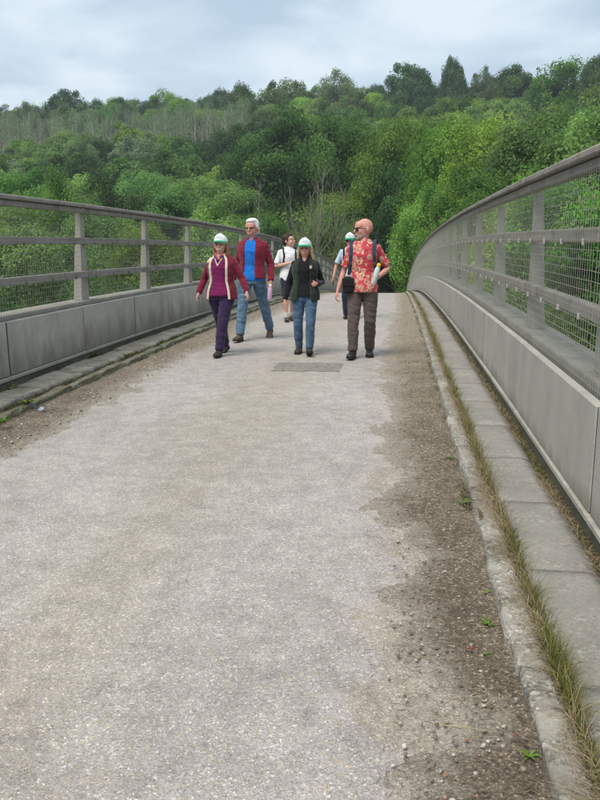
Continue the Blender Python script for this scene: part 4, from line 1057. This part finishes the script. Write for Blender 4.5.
    def jacket(s, mat, hem=.50, gap=.7, sleeve=True, seed=0, name='jacket', grow=.03, amp=.006, trim=None, trimw=.02, gtop=.45, flare=.02):
        S = Soup(); u = s.u; secs = []; gaps = []; T_ = s.tor(); fr = [hem, .54, .58, .62, .66, .70, .74, .775, .805, .83, .85]
        for f in fr:
            if f < hem: continue
            ax, ay = s.axis(f); w, d, sh = [np.interp(f, [q[0] for q in T_], [q[k] for q in T_]) for k in (1, 2, 3)]
            bl = s.b if f < .8 else s.b ** .5; e_ = flare * max(0, (.64 - f) / .12); t = (f - hem) / (.85 - hem); g = grow * (1 if f < .82 else .85)
            secs.append((f * s.H, ax, ay + sh * s.H, w * s.H * bl + g + e_, d * s.H * bl + g + e_))
            gg = gap if not isinstance(gap, tuple) else None
            ga = (gap * (1 - t) + gtop * t) if gg else (gap[0] * (1 - t) + gtop * t, gap[1] * (1 - t) + gtop * t); gaps.append(ga)
        S.shell(secs, gaps)
        if sleeve:
            for i in (0, 1):
                a, e_, w = s.sho[i], s.elb[i], s.wri[i]; inn = a + Vector(((1, -1)[i] * .055 * u, .005, .014))
                S.tube([(inn, .054 * u, .062 * u), (a, .058 * u, .067 * u), (a.lerp(e_, .5), .057 * u, .062 * u), (e_, .053 * u, .055 * u), (e_.lerp(w, .5), .050 * u, .052 * u), (e_.lerp(w, .96), .043 * u, .046 * u)], 14, round_=False)
        j = S.make(name, mat, s.root, .0095, 3, amp, 15, seed)
        if trim:
            for sd in (-1, 1):
                C = Soup(); pts = []
                for (z, cx, cy, rx, ry), g in zip(secs, gaps):
                    gl, gr = g if isinstance(g, tuple) else (g, g); w = -math.pi / 2 + (gr if sd > 0 else -gl)
                    pts.append((Vector((cx + (rx - .008) * math.cos(w), cy + (ry - .004) * math.sin(w) - .004, z)), trimw, .013))
                C.tube(pts, 10, round_=False); C.make('lining', PM[trim], j, .007, 2, .003, 40, sd + 5)
        return j
    def hair(s, mat, style, seed=0):
        S = Soup(); hs = s.hs; M3 = s.HM; rng = random.Random(seed)
        def hb(c, r): S.ball(s.hp(c), [q * hs for q in r], M3)
        if style == 'short':
            hb((0, .028, .058), (.083, .098, .078)); hb((0, .058, .0), (.079, .066, .085)); hb((0, -.035, .098), (.060, .056, .030))
            for sd in (-1, 1): hb((sd * .072, .004, .028), (.013, .03, .045))
            for k in range(26):
                a = rng.uniform(0, 6.28); r = rng.uniform(.2, 1); p = Vector((.07 * r * math.cos(a), .02 + .085 * r * math.sin(a), .115 - .05 * r * r)); S.tube([(s.hp(p), .012 * hs), (s.hp(p + Vector((rng.uniform(-.02, .02), rng.uniform(-.03, .01), .02))), .006 * hs)], 6)
        else:
            hb((0, .03, .045), (.084, .10, .075)); hb((0, .06, -.03), (.083, .062, .10))
            for k in range(30):
                a = rng.uniform(-.35, math.pi + .35); x, y = .086 * math.cos(a), .02 + .085 * math.sin(a); ln = style * rng.uniform(.8, 1.15); sx_ = rng.uniform(.95, 1.45)
                S.tube([(s.hp((x * .95, y, .03)), .02 * hs), (s.hp((x * 1.08, y, -.05)), .019 * hs), (s.hp((x * sx_, y + rng.uniform(-.01, .02), -ln * .7)), .016 * hs), (s.hp((x * sx_ * rng.uniform(.9, 1.15), y + rng.uniform(-.015, .02), -ln)), .008 * hs)], 8)
        S.make('hair', mat, s.root, .0065, 1, .004, 60, seed)
    def cap(s):
        hs = s.hs; k = 28; V = []; F = []; rows = 8
        for i in range(rows + 1):
            a = (math.pi / 2) * i / rows
            for j in range(k):
                w = 2 * math.pi * j / k; fr = max(0, -math.sin(w)); r = math.cos(a)
                V.append(s.hp((.088 * (r ** .8) * math.cos(w), .012 + .107 * (r ** .8) * math.sin(w), .046 + .010 * fr + (.086 + .016 * fr) * math.sin(a) ** .8)))
            if i:
                p, q = k * (i - 1), k * i
                for j in range(k): F.append((p + j, p + (j + 1) % k, q + (j + 1) % k, q + j))
        c = obj('cap', mesh('cap', V, F, True), PM['cap'], s.root)
        V = []; F = []; n = 14; m = 5                      # curved brim
        for lay in (0, .005):
            for i in range(m + 1):
                f = i / m
                for j in range(n + 1):
                    t = -1 + 2 * j / n; w = -math.pi / 2 + t * 1.15; ext = .066 * f * (1 - t * t * .55)
                    V.append(s.hp((.090 * math.cos(w) * (1 + .1 * f * abs(t)), .012 + .109 * math.sin(w) - ext, .058 - lay - .020 * f * f - .024 * t * t * (.3 + .7 * f))))
        o = (m + 1) * (n + 1)
        for i in range(m):
            for j in range(n):
                a = i * (n + 1) + j; F += [(a, a + 1, a + n + 2, a + n + 1), (o + a, o + a + n + 1, o + a + n + 2, o + a + 1)]
        for j in range(n): a = m * (n + 1) + j; F.append((a, a + 1, o + a + 1, o + a))
        obj('cap_brim', mesh('cap_brim', V, F, True), PM['green'], c)
        P_ = []
        for r_, z in enumerate((.108, .092)):
            for q in range(4):
                x = -.03 + q * .02; w = -math.pi / 2 + x * 11
                a = math.asin(min(1, ((z - .056) / .102) ** (1 / .8))); rr = math.cos(a)
                P_.append([s.hp((.0905 * rr ** .8 * math.cos(w + dx), .012 + .1105 * rr ** .8 * math.sin(w + dx), z + dz)) for dx, dz in ((-.07, -.006), (.07, -.006), (.07, .006), (-.07, .006))])
        V = [p for q in P_ for p in q]; obj('cap_print', mesh('cap_print', V, [tuple(range(4 * i, 4 * i + 4)) for i in range(len(P_))]), PM['teal'], c)
    def glasses(s, dark=False):
        hs = s.hs; G_ = Soup()
        for sd in (-1, 1):
            p = [(sd * .008, -.104, .018), (sd * .056, -.094, .018), (sd * .054, -.094, -.016), (sd * .012, -.104, -.016), (sd * .008, -.104, .018)]
            for a, b in zip(p, p[1:]): G_.tube([(s.hp(a), .0024 * hs), (s.hp(b), .0024 * hs)], 6)
            G_.tube([(s.hp((sd * .056, -.094, .012)), .0024 * hs), (s.hp((sd * .080, .0, .008)), .0024 * hs)], 6)
        G_.tube([(s.hp((-.01, -.105, .012)), .0024 * hs), (s.hp((.01, -.105, .012)), .0024 * hs)], 6)
        g = obj('glasses', mesh('glasses', G_.v, G_.f, True), PM['frame'], s.root)
        if dark:
            for sd in (-1, 1):
                V = [s.hp(q) for q in ((sd * .009, -.103, .017), (sd * .055, -.093, .017), (sd * .053, -.093, -.016), (sd * .013, -.103, -.016))]; V += [v + s.HM @ Vector((0, .004, 0)) for v in V]
                obj('lens', mesh('lens', V, [(0, 1, 2, 3), (7, 6, 5, 4), (0, 4, 5, 1), (1, 5, 6, 2), (2, 6, 7, 3), (3, 7, 4, 0)]), PM['lens'], g)
    def collar(s, mat, spread=.07, drop=.07, parent=None):
        u = s.u
        for sd in (-1, 1):
            C = Soup(); n0 = s.nb
            C.tube([(n0 + Vector((sd * .02, .065, .035)) * u, .020, .008), (n0 + Vector((sd * .066, .0, .024)) * u, .022, .008), (n0 + Vector((sd * .056, -.058, -.012)) * u, .024, .008), (n0 + Vector((sd * spread * .42, -.082, -drop)) * u, .010, .006)], 8, side=(0, -.4, 1))
            C.make('collar', mat, parent or s.root, .006, 1)
    def front(s, f, x, out=.012):
        """a point on the chest at height fraction f, x metres to the side"""
        T_ = s.tor(); w, d, sh = [np.interp(f, [q[0] for q in T_], [q[k] for q in T_]) for k in (1, 2, 3)]; ax, ay = s.axis(f); bl = s.b if f < .8 else s.b ** .5
        W, D_ = w * s.H * bl + out, d * s.H * bl + out; t = max(-.97, min(.97, x / W)); return Vector((ax + x, ay + sh * s.H - D_ * math.sqrt(1 - t * t), f * s.H))
    def vneck(s, mat, parent, wide=.055, bottom=.765, w=.011):
        C = Soup(); u = s.u
        for sd in (-1, 1): C.tube([(s.front(bottom, 0, .026), w, .006), (s.front((bottom + .83) / 2, sd * wide * .55 * u, .030), w, .006), (s.front(.828, sd * wide * u, .030), w, .006), (s.nb + Vector((sd * .06, .02, .02)) * u, w, .008)], 8)
        C.make('neck_trim', mat, parent, .006, 1)
    def skin_v(s, wide=.045, bottom=.79):
        C = Soup(); u = s.u; C.tube([(s.front(bottom, 0, .006), .006, .008), (s.front((bottom + .84) / 2, 0, .008), wide * .55 * u, .014), (s.front(.838, 0, .010), wide * u, .022), (s.nb + Vector((0, -.03, .03)) * u, .045 * u, .03 * u)], 12, round_=False)
        C.make('chest_skin', s.sk, s.root, .006, 2)
    def strap_path(s, sd, x=.125, out=.02, lo=.62):
        u = s.u; xs = x * s.H * .55
        return [s.front(lo, sd * (xs + .03 * u), out), s.front(.68, sd * (xs + .008 * u), out), s.front(.74, sd * xs, out + .004), s.front(.785, sd * xs, out + .006), Vector((s.nb.x + sd * xs, s.nb.y - .045 * u, .838 * s.H + out - (xs - .075) * .38)), Vector((s.nb.x + sd * xs, s.nb.y + .03 * u, .846 * s.H + out - (xs - .075) * .38)), Vector((s.nb.x + sd * xs * .95, s.nb.y + .115 * u, .80 * s.H))]
    def backpack(s, label, strapmat, packmat, out=.02, x=.125, w=.024, lo=.62):
        b = tag(empty('backpack', s.root.location, s.root.rotation_euler.z), label, 'backpack'); u = s.u
        B = Soup(); c = Vector((s.nb.x, s.chest.y + .205 * u, .70 * s.H))
        B.ball(c, (.145 * u, .10 * u, .23 * u)); B.ball(c + Vector((0, .0, -.08)) * u, (.155 * u, .11 * u, .16 * u)); B.ball(c + Vector((0, .07, -.09)) * u, (.11 * u, .06 * u, .11 * u)); B.tube([(c + Vector((0, -.02, .16)) * u, .10 * u, .07 * u), (c + Vector((0, -.02, -.18)) * u, .13 * u, .09 * u)], 12)
        B.make('pack_body', packmat, b, .012, 4, .006, 12, 3)
        for sd in (-1, 1):
            P_ = s.strap_path(sd, x, out, lo); S = Soup(); S.tube([(p, w, .007) for p in P_], 8); st_ = S.make('shoulder_strap', strapmat, b, .006, 2)
            k = P_[1]; obj('buckle', mesh('buckle', *box_vf(k.x - .02, k.x + .02, k.y - .016, k.y - .004, k.z - .016, k.z + .016)), PM['buckle'], st_)
        return b
def at_feet(px, py): return on_road(px, py)
def bottle(label, top, axis, L, r, body, capm, taper=.55, cap_l=.03):
    d = Vector(axis).normalized(); root = tag(empty('water_bottle', top), label, 'bottle'); S = Soup(); p = Vector((0, 0, 0))
    prof = [(0, r * .8), (.012, r), (L * .55, r * .98), (L * .72, r), (L * .86, r * taper * 1.1), (L * .9, r * taper)]
    V, F = tube_np([tuple(p + d * a) for a, b in prof], [b for a, b in prof], 16); F += [tuple(range(16))[::-1]]
    bd = obj('bottle_body', mesh('bottle_body', V, F, True), body, root)
    V, F = tube_np([tuple(d * (L * .9)), tuple(d * (L * .9 + cap_l * .7)), tuple(d * (L * .9 + cap_l))], [r * taper * 1.22, r * taper * 1.2, r * taper * .6], 14); F += [tuple(range(28, 42))]
    obj('bottle_cap', mesh('bottle_cap', V, F, True), capm, root)
    return root

# --- woman in plum top and open maroon fleece
x, y_ = on_road(221, 356)
p = Person('woman in white cap, plum top and open maroon fleece with cream lining', x, y_ + .1, 1.53, R(-6), ((-.055, .27, .02, .32), (.005, -.16, .0, -.05)),
           (((-.075, .03, -.155), (-.105, -.035, -.275)), ((.085, .02, -.155), (.135, -.03, -.265))), (R(2), R(-3)), 1.05, 'fair', (0, 0), .0, True)
p.body(({'curl': .55}, {'curl': .65})); p.smile(); p.hair(PM['brown_hair'], .165, 3); p.cap()
p.trousers(PM['purple'], 1.24, None, .016, 1); p.boots(PM['boot'], high=.10, sc=1.14)
t_ = p.top(PM['plum'], 'none', .50, .010, 2, 'plum_top', .012, flare=.02); p.skin_v(.05, .80); p.vneck(PM['cream'], t_, .062, .752, .009)
j = p.jacket(PM['maroon'], .475, .80, True, 4, 'fleece_jacket', .028, .011, 'cream', .017, .62, .03)
C = Soup(); C.tube([(p.sho[0] + Vector((.075, -.055, .042)), .034, .016), (p.sho[0] + Vector((.035, -.075, .012)), .048, .018), (p.sho[0] + Vector((.0, -.08, -.035)), .036, .014)], 10, side=(1, 0, .5)); C.make('turned_lapel', PM['cream'], j, .007, 2, .003, 40)
C = Soup(); C.tube([(p.nb + Vector((-.066, .03, .02)), .026, .016), (p.front(.838, -.05, .04), .026, .016), (p.front(.80, -.005, .042), .024, .016), (p.front(.835, .05, .04), .026, .016), (p.nb + Vector((.066, .03, .02)), .026, .016)], 10, side=(0, 0, 1)); C.make('neck_scarf', PM['scarf'], p.root, .006, 2, .004, 40, 2)

# --- tall white-haired man in blue polo and red cardigan
x, y_ = on_road(254, 340)
p = Person('tall white-haired man in blue polo shirt, open dark red cardigan and jeans', x, y_, 1.80, R(-4), ((-.16, -.22, 0, -.08), (.15, .42, .05, .55)),
           (((-.045, .02, -.165), (-.06, -.07, -.29)), ((.045, .045, -.165), (.06, -.02, -.305))), (R(-10), R(4)), .96, 'ruddy', (-.02, 0), .0)
p.body(({'curl': .6}, {'curl': 1.05})); p.hair(PM['white_hair'], 'short', 5); p.glasses()
p.trousers(PM['jeans'], 1.16, None, .017, 6); p.boots(PM['boot_brown'], high=.08, sc=1.1)
t_ = p.top(PM['blue'], 'none', .495, .010, 7, 'polo_shirt', .005, flare=.015); p.skin_v(.035, .815); p.collar(PM['blue'], .08, .055, t_)
p.jacket(PM['cardigan'], .515, (.62, .42), True, 8, 'cardigan', .026, .012, None, .02, .40, .02)
Mx = Matrix.Rotation(p.root.rotation_euler.z, 3, 'Z'); hw = p.wri[1] + (p.wri[1] - p.elb[1]).normalized() * .09
bottle('pink and white water bottle hanging from the hand of the white-haired man', p.root.location + Mx @ (hw + Vector((-.02, -.01, -.20))), (.05, -.02, 1), .235, .034, PM['pink'], PM['white'], .6)

# --- young man in white T-shirt
x, y_ = on_road(289, 322)
p = Person('dark-haired young man in white T-shirt and dark shorts behind the others', x - .02, y_ + .12, 1.65, R(22), ((-.07, -.08, 0, 0), (.09, .18, .01, .15)),
           (((-.06, -.01, -.165), (.075, -.125, -.125)), ((.06, .0, -.165), (.0, -.13, -.165))), (R(52), R(-6)), .88, 'fair', (0, 0), .0)
p.body(({'curl': .7, 'palm': (0, .6, -1), 'thumb': (0, 0, 1)}, {'curl': .6})); p.hair(PM['dark_hair'], 'short', 9)
p.trousers(PM['navy'], 1.12, .93, .006, 3, 'shorts'); p.boots(PM['boot_brown'], high=.035)
for i in (0, 1):
    C = Soup(); a = p.ank[i]; C.tube([(a, .044, .046), (a + (p.knee[i] - a) * .24, .047, .049)], 12, round_=False); C.make('sock', PM['sock'], p.root, .007, 1)
p.top(PM['white'], 'short', .47, .010, 12, 'white_t_shirt', .016, 1.08, flare=.02)
p.backpack('dark backpack with black straps worn over the white T-shirt', PM['strap_black'], PM['bag'], .024)

# --- woman in dark gilet
x, y_ = on_road(305, 354)
p = Person('blonde woman in white cap, dark green gilet over black top and blue jeans', x, y_, 1.475, R(2), ((-.085, .10, 0, .03), (.07, -.14, .012, -.20)),
           (((-.06, .03, -.175), (-.085, -.02, -.325)), ((.055, .04, -.165), (.015, -.115, -.175))), (R(-2), R(0)), 1.0, 'ruddy', (0, 0), .0, True)
p.body(({'curl': .5}, {'curl': 1.3, 'palm': (-1, 0, -.2), 'thumb': (0, 0, 1)})); p.hair(PM['blond_hair'], .19, 12); p.cap()
p.trousers(PM['jeans2'], 1.14, None, .013, 9); p.boots(PM['boot'], high=.13, sc=1.16)
t_ = p.top(PM['black'], 'long', .51, .010, 15, 'black_top', .012, 1.04, flare=.02); p.skin_v(.035, .785); p.collar(PM['black'], .1, .085, t_)
j = p.jacket(PM['gilet'], .475, .50, False, 16, 'gilet', .026, .013, None, .02, .50, .03)
q = p.front(.765, .085, .045); obj('badge', mesh('badge', *box_vf(q.x - .014, q.x + .014, q.y - .010, q.y + .004, q.z - .02, q.z + .02)), PM['mark'], j)

# --- walker in pale T-shirt and cap behind
x, y_ = on_road(349, 319)
p = Person('walker in white cap, pale blue T-shirt and dark trousers half hidden behind the floral shirt', x, y_ + .1, 1.66, R(4), ((-.07, -.05, 0, 0), (.10, .20, .01, .2)),
           (((-.07, .02, -.165), (-.10, -.04, -.305)), ((.06, .02, -.165), (.07, -.05, -.30))), (R(-12), R(4)), .9, 'tan', (0, 0), .0)
p.body(({'curl': .9}, {'curl': .6})); p.hair(PM['dark_hair'], 'short', 10); p.cap(); p.glasses(True)
p.trousers(PM['navy'], 1.12, None, .013, 13); p.boots(PM['boot_black'], high=.08)
p.top(PM['pale'], 'short', .50, .006, 21, 'pale_t_shirt', .014, 1.04, flare=.01)
p.backpack('dark backpack with black straps worn over the pale blue T-shirt', PM['strap_black'], PM['pack'], .022, .13, .026)
Mx = Matrix.Rotation(p.root.rotation_euler.z, 3, 'Z'); hw = p.wri[0] + (p.wri[0] - p.elb[0]).normalized() * .10
ph = obj('phone', box('phone', -.006, .006, -.036, .036, -.075, .075, bevel=.004), PM['dark'], None, p.root.location + Mx @ (hw + Vector((.022, -.01, 0))), (.4, .1, 0)); tag(ph, 'black phone in the hanging hand of the pale T-shirted walker', 'phone')

# --- bald man in red floral shirt
x, y_ = on_road(362, 357)
p = Person('bald bearded man in red floral shirt and brown trousers looking aside', x, y_, 1.73, R(-3), ((-.105, -.15, 0, -.04), (.085, .12, 0, .04)),
           (((-.05, .015, -.17), (-.088, -.03, -.315)), ((.085, .045, -.15), (.022, -.125, -.215))), (R(-58), R(2)), .88, 'ruddy', (0, 0), .0)
p.body(({'curl': .7}, {'curl': 1.0, 'palm': (-.6, .3, 1), 'thumb': (0, -.4, 1)})); p.glasses(True)
C = Soup(); hs = p.hs
for c, r in (((0, -.075, -.088), (.034, .026, .028)), ((-.034, -.058, -.075), (.025, .03, .03)), ((.034, -.058, -.075), (.025, .03, .03)), ((0, -.098, -.046), (.026, .010, .008))): C.ball(p.hp(c), [q * hs for q in r], p.HM)
C.make('beard', PM['beard'], p.root, .006, 1, .003, 80)
p.trousers(PM['brown'], 1.16, None, .018, 17); p.boots(PM['boot_black'], high=.12, sc=1.12)
t_ = p.top(PM['floral'], 'short', .475, .011, 23, 'floral_shirt', .018, 1.0, flare=.025); p.skin_v(.04, .805); p.collar(PM['floral'], .11, .06, t_)
p.backpack('backpack with slate blue straps worn over the red floral shirt', PM['strap'], PM['pack'], .032, .15, .028, .60)
Mx = Matrix.Rotation(p.root.rotation_euler.z, 3, 'Z')
B = Soup(); c = p.front(.525, -.17, .075); B.ball((0, 0, 0), (.085, .055, .10)); B.tube([((0, -.01, .07), .075, .05), ((0, -.01, -.07), .08, .05)], 12)
bg = tag(empty('shoulder_bag', p.root.location + Mx @ c), 'small black shoulder bag on the hip of the floral-shirted man', 'bag'); B.make('bag_body', PM['bag'], bg, .009, 4, .004, 20, 6)
fl = obj('flap', box('flap', -.075, .075, -.066, -.052, -.01, .085, bevel=.006), PM['bag'], bg)
hw = p.wri[1] + (p.wri[1] - p.elb[1]).normalized() * .065
bottle('clear water bottle with yellow cap held by the floral-shirted man', p.root.location + Mx @ (hw + Vector((-.03, -.025, -.06))), (.30, -.05, 1), .25, .034, PM['clear'], PM['yellow'], .62, .04)
